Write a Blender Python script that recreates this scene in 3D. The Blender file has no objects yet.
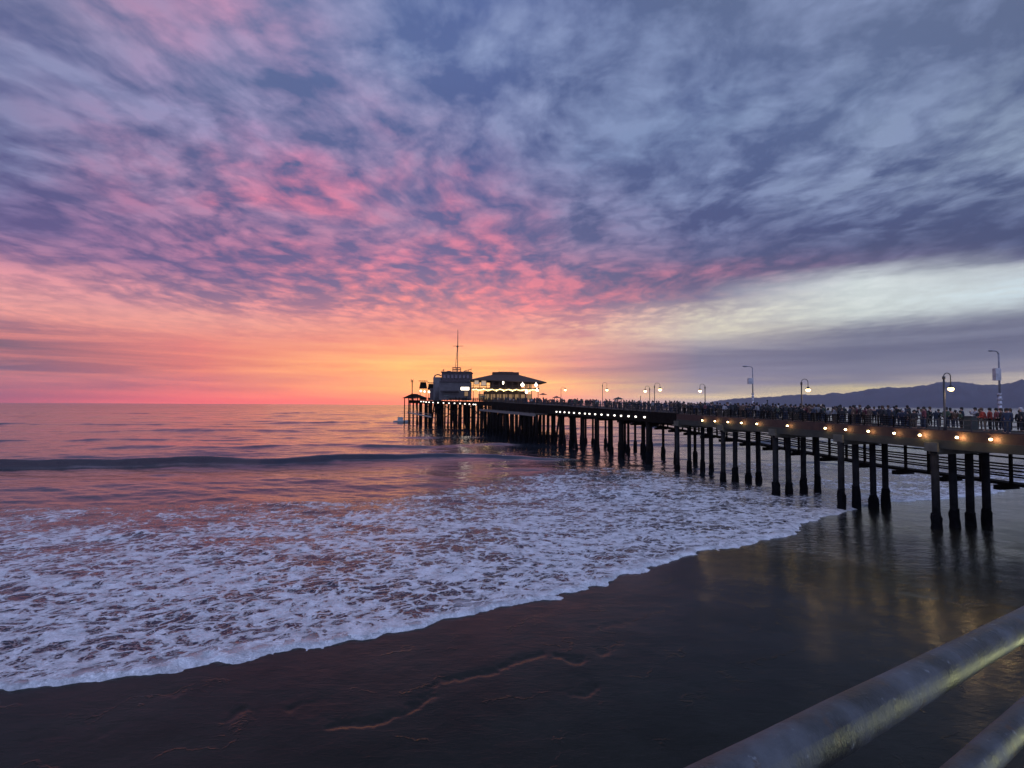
import bpy, bmesh, math, random
import numpy as np
from mathutils import Vector, Matrix

# ------------------------------------------------------------------ camera
F = 545.0
CH = 10.0
PITCH = math.atan(20.8 / F)
ROLL = 0.0048
scene = bpy.context.scene
col = scene.collection
cam_d = bpy.data.cameras.new('camera'); cam = bpy.data.objects.new('camera', cam_d)
col.objects.link(cam)
cam_d.sensor_width = 36; cam_d.lens = F / 1024 * 36
cam_d.clip_start = 0.05; cam_d.clip_end = 90000
R3 = Matrix.Rotation(math.pi / 2 + PITCH, 3, 'X') @ Matrix.Rotation(ROLL, 3, 'Z')
cam.matrix_world = Matrix.Translation((0, 0, CH)) @ R3.to_4x4()
scene.camera = cam

def ray(px, py):
    return R3 @ Vector(((px - 512) / F, (384 - py) / F, -1.0))
def at_z(px, py, z=0.0):
    d = ray(px, py); t = (z - CH) / d.z
    return Vector((d.x * t, d.y * t, z))
def at_Y(px, py, Y):
    d = ray(px, py); t = Y / d.y
    return Vector((d.x * t, Y, CH + d.z * t))

# ------------------------------------------------------------------ exposure
vs = scene.view_settings
vs.view_transform = 'Standard'; vs.look = 'None'; vs.exposure = 0.0; vs.gamma = 1.0
scene.cycles.max_bounces = 5; scene.cycles.diffuse_bounces = 2; scene.cycles.glossy_bounces = 3
scene.cycles.volume_bounces = 0
scene.cycles.use_denoising = True
scene.cycles.sample_clamp_indirect = 4.0

def lin(h):
    h = h.lstrip('#'); o = []
    for i in (0, 2, 4):
        c = int(h[i:i+2], 16) / 255
        o.append(c / 12.92 if c <= .04045 else ((c + .055) / 1.055) ** 2.4)
    return (*o, 1.0)

# ------------------------------------------------------------------ node helper
class NT:
    def __init__(s, tree): s.t = tree; s.n = tree.nodes; s.l = tree.links
    def add(s, ty, **kw):
        n = s.n.new(ty)
        for k, v in kw.items(): setattr(n, k, v)
        return n
    def put(s, sock, v):
        if hasattr(v, 'is_linked') or isinstance(v, bpy.types.NodeSocket): s.l.new(v, sock)
        else: sock.default_value = v
    def m(s, op, a, b=None, c=None, clamp=False):
        n = s.add('ShaderNodeMath', operation=op, use_clamp=clamp)
        s.put(n.inputs[0], a)
        if b is not None: s.put(n.inputs[1], b)
        if c is not None: s.put(n.inputs[2], c)
        return n.outputs[0]
    def mr(s, v, a, b, c=0.0, d=1.0, smooth=False):
        n = s.add('ShaderNodeMapRange'); n.clamp = True
        if smooth: n.interpolation_type = 'SMOOTHSTEP'
        s.put(n.inputs[0], v)
        for i, q in enumerate((a, b, c, d)): s.put(n.inputs[i + 1], q)
        return n.outputs[0]
    def mix(s, f, a, b, blend='MIX'):
        n = s.add('ShaderNodeMix', data_type='RGBA', blend_type=blend)
        s.put(n.inputs[0], f); s.put(n.inputs[6], a); s.put(n.inputs[7], b)
        return n.outputs[2]
    def noise(s, vec, scale, detail=4, rough=.5, dist=0.0, out=0):
        n = s.add('ShaderNodeTexNoise'); s.put(n.inputs['Vector'], vec)
        s.put(n.inputs['Scale'], scale); n.inputs['Detail'].default_value = detail
        n.inputs['Roughness'].default_value = rough; n.inputs['Distortion'].default_value = dist
        return n.outputs[out]
    def vm(s, op, a, b=None, out=0):
        n = s.add('ShaderNodeVectorMath', operation=op); s.put(n.inputs[0], a)
        if b is not None:
            if op == 'SCALE': s.put(n.inputs[3], b)
            else: s.put(n.inputs[1], b)
        return n.outputs[out]
    def xyz(s, x, y, z):
        n = s.add('ShaderNodeCombineXYZ'); s.put(n.inputs[0], x); s.put(n.inputs[1], y); s.put(n.inputs[2], z)
        return n.outputs[0]
    def sep(s, v):
        n = s.add('ShaderNodeSeparateXYZ'); s.put(n.inputs[0], v); return n.outputs
    def ramp(s, f, stops):
        n = s.add('ShaderNodeValToRGB'); cr = n.color_ramp
        stops = sorted(stops)
        while len(cr.elements) < len(stops): cr.elements.new(0.5)
        for e, (p, c) in zip(cr.elements, stops): e.position = p; e.color = c
        s.put(n.inputs[0], f); return n.outputs[0]

# ------------------------------------------------------------------ dusk sky (world)
SUN_EL, SUN_AZ = math.radians(2.0), math.atan((470 - 512) / F)
world = bpy.data.worlds.new('World'); scene.world = world; world.use_nodes = True
W = NT(world.node_tree); W.n.clear()
wout = W.add('ShaderNodeOutputWorld'); bg = W.add('ShaderNodeBackground')
W.l.new(bg.outputs[0], wout.inputs[0])
dirv = W.add('ShaderNodeTexCoord').outputs['Generated']
dx, dy, dz = W.sep(dirv)
hyp = W.m('SQRT', W.m('ADD', W.m('MULTIPLY', dx, dx), W.m('MULTIPLY', dy, dy)))
az = W.m('ARCTAN2', dx, dy)
elev = W.m('ARCTAN2', dz, hyp)
zc = W.m('ADD', W.m('MAXIMUM', dz, 0.0), 0.06)
P = W.xyz(W.m('DIVIDE', dx, zc), W.m('DIVIDE', dy, zc), 0.0)
# warp
warp = W.vm('SCALE', W.vm('SUBTRACT', W.noise(P, 0.9, 3, .5, 0, 1), (.5, .5, .5)), 0.5)
Pw = W.vm('ADD', P, warp)
big = W.noise(W.vm('MULTIPLY', Pw, (1.0, .55, 1)), 0.75, 4, .55)
med = W.noise(W.vm('MULTIPLY', Pw, (1.2, .6, 1)), 2.4, 4, .6)
cells = W.noise(W.vm('MULTIPLY', Pw, (1.35, .9, 1)), 8.5, 6, .66)
# ripples across the sky: rotated, stretched noise
rot = W.add('ShaderNodeVectorRotate', rotation_type='Z_AXIS'); W.l.new(Pw, rot.inputs[0]); rot.inputs['Angle'].default_value = math.radians(12)
rip = W.noise(W.vm('MULTIPLY', rot.outputs[0], (1.7, .6, 1)), 4.4, 4, .6, .2)
vo = W.add('ShaderNodeTexVoronoi', feature='SMOOTH_F1'); vo.inputs['Scale'].default_value = 5.5; vo.inputs['Smoothness'].default_value = .35
fwp = W.vm('SCALE', W.vm('SUBTRACT', W.noise(Pw, 7.0, 3, .6, 0, 1), (.5, .5, .5)), .22)
W.l.new(W.vm('MULTIPLY', W.vm('ADD', Pw, fwp), (1.25, .85, 1)), vo.inputs['Vector'])
puff = W.mr(vo.outputs['Distance'], .10, .75, 1.0, 0.0)
mm = W.m('ADD', W.m('MULTIPLY', med, .30), W.m('ADD', W.m('MULTIPLY', cells, .34), W.m('ADD', W.m('MULTIPLY', rip, .22), W.m('MULTIPLY', puff, .19))))
mm = W.m('ADD', mm, W.m('MULTIPLY', W.m('SUBTRACT', big, .5), .30))
m_hi = W.mr(mm, .40, .615, 0, 1)
# low streaks near the horizon: bands long in azimuth
hs = W.noise(W.xyz(W.m('MULTIPLY', az, 2.2), W.m('MULTIPLY', elev, 42), 3.0), 1.0, 5, .6, .6)
m_lo = W.mr(hs, .38, .62, 0, 1)
lowf = W.mr(elev, .07, .17, 0, 1, True)
m_all = W.m('ADD', W.m('MULTIPLY', m_hi, lowf), W.m('MULTIPLY', m_lo, W.m('SUBTRACT', 1.0, lowf)))
# ragged edges: perturb the elevation that reads the colour columns
ew = W.m('ADD', W.m('MULTIPLY', W.m('SUBTRACT', W.noise(W.xyz(W.m('MULTIPLY', az, 7), W.m('MULTIPLY', elev, 55), 0.0), 1.0, 5, .65), .5), W.mr(elev, .02, .35, .010, .04)),
         W.m('MULTIPLY', W.m('SUBTRACT', med, .5), W.mr(elev, .25, .42, 0.0, .10)))
elp = W.m('ADD', elev, ew)
EMAX = math.radians(45)
tt = W.m('DIVIDE', elp, EMAX, clamp=True)
SKY = {
 0: [(0,'8d86a8','5f6690'),(60,'8a86ac','5c6290'),(120,'8680a8','565a88'),(180,'7d76a2','555283'),(225,'8672a0','5b5083'),(250,'b87f9e','6c5888'),(270,'e898a2','a8748e'),(300,'f5a49e','d08a90'),(325,'f89a88','9c6878'),(345,'ec8478','6e5468'),(368,'c07a70','6a5066'),(385,'bc6a68','905866'),(403,'b85c6a','a45266')],
 200: [(0,'c08cb0','62709a'),(60,'ac94bc','5a6894'),(120,'b090bc','5c6490'),(175,'dc80a0','5a5a8a'),(230,'c47498','5b5486'),(270,'b0769a','655688'),(298,'e8949c','8c6a8c'),(318,'fba698','d88a8a'),(345,'ff9c7c','e07a74'),(370,'ff9a70','cc6c62'),(388,'fa8470','bc6264'),(403,'ff766c','f06a68')],
 400: [(0,'8090bc','55689a'),(60,'93a0c8','56689a'),(120,'b284ac','4f6092'),(175,'d47ca0','525c90'),(220,'d07c9c','5a5c90'),(260,'ec8098','685e90'),(290,'f58890','786690'),(318,'ff9a90','c07888'),(342,'ffa27e','ee8474'),(368,'ffce6c','ffae62'),(388,'ffbc62','ffa062'),(403,'ff8e6c','ff7e6a')],
 490: [(0,'7a8ab6','52659a'),(60,'889ac4','536699'),(130,'8a88b4','4c5c90'),(190,'ac7ea6','505a90'),(230,'c87a9c','565a8e'),(265,'e47c96','625c8e'),(295,'f48490','886a90'),(320,'fb9490','c87c8c'),(345,'ffb088','f09282'),(368,'ffd072','ffac62'),(385,'ffd872','ffb05c'),(403,'ffb87c','ffa078')],
 580: [(0,'7688b4','566694'),(100,'8294bc','526390'),(160,'7c8eb8','4c5b8a'),(220,'8c7aa4','4e5988'),(258,'a87698','525a8a'),(284,'d07890','5c5c88'),(305,'ec8090','8a6a8c'),(326,'f4b8a0','c88490'),(345,'f4b49a','d0868c'),(362,'e89c90','b87c8a'),(376,'eeb080','b88480'),(386,'ffdc80','e8a080'),(395,'f4b888','e0a088'),(403,'d8a8a0','c898a0')],
 700: [(0,'7c8cb2','5a6a90'),(100,'7e92b8','546592'),(180,'7284ac','495886'),(230,'646c98','444f7e'),(258,'6c6890','4a5380'),(272,'b07290','5c567e'),(284,'94708e','625a80'),(297,'8c7a90','787090'),(312,'dcd4c2','b4a8a8'),(330,'e4dcc4','ccc2b8'),(344,'b4acae','88849a'),(358,'80809a','6c6c88'),(376,'86829a','706f8c'),(385,'b8ac98','9890a0'),(391,'a09aa4','908c9c'),(397,'f4d8a8','d0b8a4'),(403,'b8a8b4','a89cac')],
 860: [(0,'8090b0','5f6e92'),(100,'8496b8','5a6b92'),(170,'8a9aba','4d5c86'),(220,'66749a','434e7a'),(248,'585e86','424a72'),(262,'746c8e','565478'),(272,'bcc2ca','a4a8b4'),(280,'dde6e6','d0dada'),(312,'d8e0dc','c8d2d0'),(326,'a4a8b0','74788e'),(336,'787c92','5f637d'),(355,'70748c','5d627e'),(374,'74768c','62667e'),(382,'a89f96','7c7c8c'),(388,'f4e098','d8c48c'),(396,'ecd4a0','d8c098'),(403,'c0b8b0','b0a8a8')],
 1024: [(0,'7888a8','5c6a8c'),(100,'8090ae','56658a'),(170,'8a9ab6','505e84'),(215,'5e6a90','414c74'),(243,'566086','414a70'),(256,'787a98','585c7e'),(266,'c0c8ce','b4bcc4'),(290,'d4e6ee','d0dadc'),(308,'b8c2c8','9ca4b0'),(320,'7c8096','646880'),(340,'6e728c','5a5e78'),(358,'74768c','60647c'),(370,'948e96','70728a'),(377,'e4d4b4','b8aaa0'),(388,'e8d8b0','d8c4a4'),(403,'c0b8b0','b0a8a8')],
}
def sky_t(px, py):
    d = ray(px, py); return max(0, min(1, math.atan2(d.z, math.hypot(d.x, d.y)) / EMAX)), math.atan2(d.x, d.y)
fleck = W.mr(W.noise(W.vm('ADD', W.vm('MULTIPLY', Pw, (1, .7, 1)), (5, 9, 0)), 1.5, 4, .62), .44, .60, 1, 0)
bluef = W.m('MULTIPLY', fleck, W.mr(elev, .20, .36, 0, .60, True))
cur = None; prev_az = None
for px in sorted(SKY):
    rows = SKY[px]
    st_h = [(sky_t(px, y)[0], lin(h)) for y, h, l in rows]; st_l = [(sky_t(px, y)[0], lin(l)) for y, h, l in rows]
    c = W.mix(m_all, W.ramp(tt, st_l), W.mix(bluef, W.ramp(tt, st_h), lin('8492ba')))
    a = sky_t(px, 300)[1]
    cur = c if cur is None else W.mix(W.mr(az, prev_az, a, 0, 1, False), cur, c)
    prev_az = a
# unseen sky behind the viewer, made a bright blue to light the foam
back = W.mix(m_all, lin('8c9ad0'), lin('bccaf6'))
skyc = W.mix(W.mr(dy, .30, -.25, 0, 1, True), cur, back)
nish = W.add('ShaderNodeTexSky', sky_type='NISHITA'); nish.sun_disc = False
nish.sun_elevation = SUN_EL; nish.sun_rotation = SUN_AZ
skyc = W.mix(0.01, skyc, nish.outputs[0], 'ADD')
skyc = W.mix(W.mr(elev, -.02, -.3, 0, 1), skyc, lin('22242e'))
skyc = W.mix(1.0, skyc, W.mix(W.mr(elev, .0, .14, 0, 1, True), W.mix(W.mr(az, .0, .35, 0, 1, True), (1.52, 1.14, 1.08, 1), (1.10, 1.14, 1.12, 1)), (1, 1, 1, 1)), 'MULTIPLY')
skyc = W.mix(1.0, skyc, W.mix(W.m('MAXIMUM', W.mr(elev, .68, 1.1, 0, 1, True), W.mr(dy, .1, -.4, 0, 1, True)), (1, 1, 1, 1), (1.5, 1.55, 1.6, 1)), 'MULTIPLY')  # extra gain overhead and behind, added to brighten the foam
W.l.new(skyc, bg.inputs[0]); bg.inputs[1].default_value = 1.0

sun_d = bpy.data.lights.new('sun', 'SUN'); sun = bpy.data.objects.new('sun', sun_d); col.objects.link(sun)
sun_d.energy = 0.03; sun_d.angle = math.radians(40); sun_d.color = (1.0, .55, .38)
sun.rotation_euler = (math.pi / 2 - math.radians(6), 0, 0)
sun.rotation_euler = Vector((-math.sin(SUN_AZ), -math.cos(SUN_AZ), -math.tan(math.radians(6)))).to_track_quat('-Z', 'Y').to_euler()

# ------------------------------------------------------------------ object helpers
def tag(o, label=None, cat=None, group=None, kind=None):
    if label: o['label'] = label
    if cat: o['category'] = cat
    if group: o['group'] = group
    if kind: o['kind'] = kind
    return o
def empty(name, loc=(0, 0, 0), rz=0):
    o = bpy.data.objects.new(name, None); col.objects.link(o)
    o.location = loc; o.rotation_euler = (0, 0, rz); o.empty_display_size = .2
    return o
class MB:
    def __init__(s): s.v = []; s.f = []; s.mi = []; s.cur = 0
    def _a(s, vs, fs):
        b = len(s.v); s.v += [tuple(v) for v in vs]
        for f in fs: s.f.append([i + b for i in f]); s.mi.append(s.cur)
    def box(s, c, d, M=None, taper=1.0):
        x, y, z = d[0] / 2, d[1] / 2, d[2] / 2
        vs = [Vector((sx * x * (taper if sz > 0 else 1), sy * y * (taper if sz > 0 else 1), sz * z)) for sz in (-1, 1) for sx, sy in ((-1, -1), (1, -1), (1, 1), (-1, 1))]
        if M is not None: vs = [M @ v for v in vs]
        c = Vector(c)
        s._a([v + c for v in vs], [(3, 2, 1, 0), (4, 5, 6, 7), (0, 1, 5, 4), (1, 2, 6, 5), (2, 3, 7, 6), (3, 0, 4, 7)])
    def tube(s, pts, r, n=10, cap=True):
        pts = [Vector(p) for p in pts]
        rs = r if isinstance(r, (list, tuple)) else [r] * len(pts)
        rings = []; up = None
        for i, p in enumerate(pts):
            d = (pts[min(i + 1, len(pts) - 1)] - pts[max(i - 1, 0)]).normalized()
            if up is None: up = Vector((0, 0, 1)) if abs(d.z) < .9 else Vector((1, 0, 0))
            a = d.cross(up).normalized(); b2 = a.cross(d).normalized(); up = b2
            rings.append([p + rs[i] * (math.cos(2 * math.pi * k / n) * a + math.sin(2 * math.pi * k / n) * b2) for k in range(n)])
        vs = [v for rg in rings for v in rg]; fs = []
        for i in range(len(rings) - 1):
            for k in range(n):
                k2 = (k + 1) % n; fs.append((i * n + k, i * n + k2, (i + 1) * n + k2, (i + 1) * n + k))
        if cap: fs.append(tuple(range(n))[::-1]); fs.append(tuple((len(rings) - 1) * n + k for k in range(n)))
        s._a(vs, fs)
    def ball(s, c, r, n=8, m=6, sc=(1, 1, 1)):
        vs = []; fs = []
        for i in range(m + 1):
            th = math.pi * i / m
            for k in range(n):
                ph = 2 * math.pi * k / n
                vs.append((c[0] + r * sc[0] * math.sin(th) * math.cos(ph), c[1] + r * sc[1] * math.sin(th) * math.sin(ph), c[2] + r * sc[2] * math.cos(th)))
        for i in range(m):
            for k in range(n): fs.append((i * n + k, (i + 1) * n + k, (i + 1) * n + (k + 1) % n, i * n + (k + 1) % n))
        s._a(vs, fs)
    def prism(s, poly, z0, z1):
        n = len(poly); z0 = z0 if isinstance(z0, (list, tuple)) else [z0] * n; z1 = z1 if isinstance(z1, (list, tuple)) else [z1] * n
        vs = [(p[0], p[1], z0[i]) for i, p in enumerate(poly)] + [(p[0], p[1], z1[i]) for i, p in enumerate(poly)]
        fs = [tuple(range(n))[::-1], tuple(range(n, 2 * n))] + [(i, (i + 1) % n, n + (i + 1) % n, n + i) for i in range(n)]
        s._a(vs, fs)
    def build(s, name, mat, parent=None, smooth=False, loc=None):
        me = bpy.data.meshes.new(name); me.from_pydata(s.v, [], s.f)
        for mt in (mat if isinstance(mat, (list, tuple)) else [mat]): me.materials.append(mt)
        me.polygons.foreach_set('material_index', s.mi)
        if smooth: me.polygons.foreach_set('use_smooth', [True] * len(me.polygons))
        bm = bmesh.new(); bm.from_mesh(me); bmesh.ops.recalc_face_normals(bm, faces=bm.faces); bm.to_mesh(me); bm.free()
        o = bpy.data.objects.new(name, me); col.objects.link(o)
        if parent: o.parent = parent
        if loc: o.location = loc
        return o
def copy_tree(o, parent=None):
    c = o.copy(); col.objects.link(c); c.parent = parent
    for ch in list(o.children): copy_tree(ch, c)
    return c

# ------------------------------------------------------------------ materials
MATS = {}
def mat(name, color, rough=.7, metal=0.0, spec=.5, noise=None, bump=0.0, emit=None, es=0.0, nscale=3.0):
    if name in MATS: return MATS[name]
    m = bpy.data.materials.new(name); m.use_nodes = True; MATS[name] = m
    T = NT(m.node_tree); b = T.n['Principled BSDF']
    base = (*color[:3], 1.0)
    b.inputs['Roughness'].default_value = rough; b.inputs['Metallic'].default_value = metal
    b.inputs['Specular IOR Level'].default_value = spec
    co = T.add('ShaderNodeTexCoord').outputs['Object']
    n = T.noise(co, nscale, 6, .6)
    k = noise if noise is not None else .25
    c = T.mix(T.mr(n, .3, .7), tuple(v * (1 - k) for v in base[:3]) + (1,), tuple(min(1, v * (1 + k)) for v in base[:3]) + (1,))
    T.l.new(c, b.inputs['Base Color'])
    if bump:
        bp = T.add('ShaderNodeBump'); bp.inputs['Strength'].default_value = bump; bp.inputs['Distance'].default_value = .05
        T.l.new(T.noise(co, nscale * 4, 6, .65), bp.inputs['Height']); T.l.new(bp.outputs[0], b.inputs['Normal'])
    if emit: b.inputs['Emission Color'].default_value = (*emit[:3], 1); b.inputs['Emission Strength'].default_value = es
    return m
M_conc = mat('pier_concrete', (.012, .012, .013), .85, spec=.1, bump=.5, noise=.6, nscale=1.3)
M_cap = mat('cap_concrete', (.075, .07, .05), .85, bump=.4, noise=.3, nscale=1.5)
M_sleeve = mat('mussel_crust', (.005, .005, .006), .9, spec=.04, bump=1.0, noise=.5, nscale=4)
M_wood = mat('dark_timber', (.010, .008, .007), .9, spec=.04, bump=.5, noise=.4, nscale=2)
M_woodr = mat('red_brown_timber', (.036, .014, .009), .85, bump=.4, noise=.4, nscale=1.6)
M_beam = mat('green_grey_beam', (.022, .023, .016), .85, bump=.4, noise=.3, nscale=1.4)
M_plank = mat('deck_plank', (.05, .04, .033), .9, spec=.15, bump=.4)
M_iron = mat('dark_iron', (.02, .02, .022), .6)
M_poleg = mat('galvanised_pole', (.42, .42, .46), .5, .3)
M_lampw = mat('lamp_glow_white', (.8, .8, .7), .4, emit=(1, .86, .66), es=7)
M_lampo = mat('lamp_glow_warm', (.8, .7, .5), .4, emit=(1, .74, .34), es=14)
M_lampf = mat('lamp_glow_far', (.8, .7, .6), .4, emit=(1, .90, .78), es=3.5)
M_globe = mat('street_globe_glow', (.8, .7, .5), .4, emit=(1, .62, .26), es=6)

# ------------------------------------------------------------------ shoreline
shore_px = [(0,694),(75,688),(150,677),(200,666),(260,658),(300,650),(345,636),(400,631),(450,620),(512,611),(577,595),(622,580),(677,562),(737,547),(792,534),(817,523),(838,514),(880,501),(950,499),(1024,488)]
shore = [at_z(x, y) for x, y in shore_px]
SH = np.array([(-140, -60), (-60, 1)] + [(p.x, p.y) for p in shore] + [(160, 150), (600, 480)], float)
def vnoise(x, y, seed=0):
    xi = np.floor(x).astype(np.int64); yi = np.floor(y).astype(np.int64); fx = x - xi; fy = y - yi
    fx = fx * fx * (3 - 2 * fx); fy = fy * fy * (3 - 2 * fy)
    def h(a, b):
        n = (a * 374761393 + b * 668265263 + seed * 974634777) & 0x7fffffff
        n = ((n ^ (n >> 13)) * 1274126177) & 0x7fffffff
        return ((n ^ (n >> 16)) & 0xffff) / 65535.0
    return (h(xi, yi) * (1 - fx) + h(xi + 1, yi) * fx) * (1 - fy) + (h(xi, yi + 1) * (1 - fx) + h(xi + 1, yi + 1) * fx) * fy
def fbm(x, y, o=4, seed=0):
    r = 0; a = .5; t = 0
    for i in range(o): r = r + a * vnoise(x * 2 ** i, y * 2 ** i, seed + i); t += a; a *= .5
    return r / t
def dist_poly(X, Y, poly, signed=False):
    best = np.full(X.shape, 1e9); sg = np.ones(X.shape)
    for (ax, ay), (bx, by) in zip(poly[:-1], poly[1:]):
        ex, ey = bx - ax, by - ay; L = ex * ex + ey * ey
        t = np.clip(((X - ax) * ex + (Y - ay) * ey) / L, 0, 1)
        d = np.hypot(X - ax - t * ex, Y - ay - t * ey); k = d < best
        best = np.where(k, d, best)
        if signed: sg = np.where(k, np.sign(ex * (Y - ay) - ey * (X - ax)), sg)
    return best * sg if signed else best

def polar_grid(name, r0, r1, nr, a0, a1, na, zfun, m, attrs=None):
    r = np.geomspace(r0, r1, nr); a = np.radians(np.linspace(a0, a1, na))
    Rr, A = np.meshgrid(r, a, indexing='ij')
    X = (Rr * np.sin(A)).ravel(); Y = (Rr * np.cos(A)).ravel()
    Z, at = zfun(X, Y)
    me = bpy.data.meshes.new(name)
    co = np.stack([X, Y, Z], 1).astype(np.float32)
    i, j = np.meshgrid(np.arange(nr - 1), np.arange(na - 1), indexing='ij')
    q = (i * na + j).ravel(); quads = np.stack([q, q + na, q + na + 1, q + 1], 1)[:, ::-1]
    me.vertices.add(len(co)); me.vertices.foreach_set('co', co.ravel())
    me.loops.add(quads.size); me.loops.foreach_set('vertex_index', quads.ravel().astype(np.int32))
    me.polygons.add(len(quads)); me.polygons.foreach_set('loop_start', np.arange(0, quads.size, 4, dtype=np.int32))
    me.polygons.foreach_set('use_smooth', np.ones(len(quads), bool))
    me.update(calc_edges=True)
    for k, v in at.items():
        la = me.attributes.new(k, 'FLOAT', 'POINT'); la.data.foreach_set('value', v.astype(np.float32))
    me.materials.append(m)
    if me.polygons[0].normal.z < 0: me.flip_normals()
    o = bpy.data.objects.new(name, me); col.objects.link(o)
    return o

def shore_S(X, Y):
    wob = (fbm(X * .75, Y * .75, 4, 5) - .5) * 2.0 + (fbm(X * .16, Y * .16, 2, 9) - .5) * 1.8
    return dist_poly(X, Y, SH, True) + wob      # >0 seaward
crest = np.array([(p.x, p.y) for p in [at_z(-200, 472), at_z(0, 468), at_z(130, 465), at_z(250, 464), at_z(380, 460), at_z(480, 459), at_z(560, 462)]])
def ridge(X, Y, poly, h, wf, wb, jit, seed):
    d = dist_poly(X, Y, poly, True) + (fbm(X * .05, Y * .05, 3, seed) - .5) * jit
    h = h * (.6 + .8 * fbm(X * .07, Y * .07, 3, seed + 3)); d = d * (1 + .5 * (fbm(X * .4, Y * .4, 2, seed + 8) - .5))
    return h * np.where(d < 0, np.exp(-(d / wf) ** 2), np.exp(-(d / wb) ** 2))
def sea_z(X, Y):
    S = shore_S(X, Y)
    rr = np.hypot(X, Y)
    z = np.zeros_like(X)
    rng = np.random.RandomState(4)
    amp = np.clip((S - 1) / 25, 0.06, 1)
    for i in range(26):
        lam = 1.6 * 1.19 ** i; th = rng.normal(0, .45) + .25
        kx, ky = math.sin(th) * 2 * math.pi / lam, math.cos(th) * 2 * math.pi / lam
        ph = rng.uniform(0, 6.28)
        vis = np.clip(lam / (rr * .014 + .01) - .8, 0, 1)          # mesh resolution fades out the short ones
        wx = (fbm(X / lam / 3, Y / lam / 3, 2, i) - .5) * 5
        s = np.sin(kx * X + ky * Y + ph + wx)
        z += .0048 * lam ** .75 * amp * vis * (s + .35 * s * s)
    fade = np.clip((25 - X) / 30, 0, 1)
    z += ridge(X, Y, crest, 1.0, 1.25, 4.0, 7, 21) * fade * np.clip(1.0 - (X + 60) / 130, .35, 1)
    for yy, h, sd in ((131, .42, 31), (170, .40, 32), (118, .2, 36), (225, .45, 33), (300, .5, 34), (420, .5, 35), (600, .6, 37)):
        line = np.array([(-900, yy - 210), (-200, yy - 55), (0, yy), (200, yy + 45), (900, yy + 150)], float)
        z += ridge(X, Y, line, h * (fbm(X * .02, Y * .02, 2, sd) * 1.6), 3.0, 6, 22, sd)
    # foam roll near the shore
    lumps = (fbm(X * 1.3, Y * 1.8, 4, 50) - .5)
    foamz = np.clip((60 - S) / 25, 0, 1)
    z += lumps * .10 * foamz * np.clip(S / 1.5, 0, 1)
    front = np.clip(S / .35, 0, 1); front = front * front * (3 - 2 * front)
    z = z * np.clip(S / 6, .25, 1) + .10 * np.exp(-((S - .8) / 1.1) ** 2) + .03
    # right beyond the pier the water runs very thin
    z = np.where(S < 0, -.25 * np.clip(-S / .3, 0, 1), z * front + .0)
    z = np.where(S < -1.5, -.5, z)
    # foam cover: 1 dense .. 0 none
    far_edge = np.interp(X, [-60, -26, -12, 0, 14, 25, 32, 40, 80, 160], [50, 53, 57, 74, 84, 76, 62, 70, 88, 150])
    D = np.clip((far_edge - Y) / 26 + .1, 0, 1) ** .6
    D *= .62 + .5 * fbm(X * .10, Y * .22, 3, 60)
    D = np.maximum(D, np.clip(1.25 - S / 5, 0, 1))
    D *= np.clip((far_edge + 3 - Y) / 5, 0, 1)
    D = np.where((X > 33), np.clip(D * .75 + .1 * (Y < 90), 0, 1), D)
    return z, {'foam': D, 'shore': S}

# ------------------------------------------------------------------ sea material
def pos(T): return T.add('ShaderNodeNewGeometry').outputs['Position']
def attr(T, n):
    a = T.add('ShaderNodeAttribute'); a.attribute_name = n; return a.outputs['Fac']
m = bpy.data.materials.new('sea_water'); m.use_nodes = True; T = NT(m.node_tree); b = T.n['Principled BSDF']
p = pos(T); D = attr(T, 'foam'); S = attr(T, 'shore')
px_, py_, pz_ = T.sep(p)
flat = T.xyz(px_, py_, 0.0)
dist = T.vm('LENGTH', flat, out=1)
wv = T.vm('SCALE', T.vm('SUBTRACT', T.noise(flat, .45, 3, .5, 0, 1), (.5, .5, .5)), 2.7)
wv2 = T.vm('SCALE', T.vm('SUBTRACT', T.noise(flat, 2.2, 4, .6, 0, 1), (.5, .5, .5)), .8)
fw = T.vm('ADD', T.vm('ADD', flat, wv), wv2)
vr = T.add('ShaderNodeVectorRotate', rotation_type='Z_AXIS'); T.l.new(fw, vr.inputs[0]); vr.inputs['Angle'].default_value = math.radians(-32)
fs = T.vm('MULTIPLY', vr.outputs[0], (.8, 1.35, 1.0))
def voro(vec, sc, feat='DISTANCE_TO_EDGE'):
    v = T.add('ShaderNodeTexVoronoi', feature=feat); T.l.new(vec, v.inputs['Vector']); v.inputs['Scale'].default_value = sc
    return v.outputs['Distance']
v1 = voro(fs, .95); v2 = voro(T.vm('ADD', fs, (7.3, 2.1, 0)), 2.6)
nD = T.m('ADD', T.m('MULTIPLY', T.noise(flat, .55, 4, .6), .5), T.m('MULTIPLY', T.noise(T.vm('MULTIPLY', flat, (1, 1.6, 1)), .13, 3, .5), .5))
thick = T.m('ADD', T.m('ADD', -.07, T.m('MULTIPLY', D, .60)), T.m('MULTIPLY', T.m('SUBTRACT', nD, .5), 3.0))
w1 = T.mr(thick, -.05, 1.0, .0, .30)
f1 = T.mr(T.m('SUBTRACT', w1, v1), -.035, .03)
w2 = T.mr(thick, .0, 1.1, .0, .26)
f2 = T.m('MULTIPLY', T.mr(T.m('SUBTRACT', w2, v2), -.05, .06), T.mr(thick, .15, .6, .25, .9))
foam = T.m('MAXIMUM', f1, f2)
foam = T.m('MAXIMUM', foam, T.mr(T.m('ADD', S, T.m('MULTIPLY', nD, 3.0)), 2.6, 1.6))
foam = T.m('MULTIPLY', foam, T.mr(D, .0, .12))
fine = T.noise(flat, 9, 5, .7)
foam = T.m('MULTIPLY', foam, T.mr(fine, .25, .55, .8, 1.0))
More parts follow.
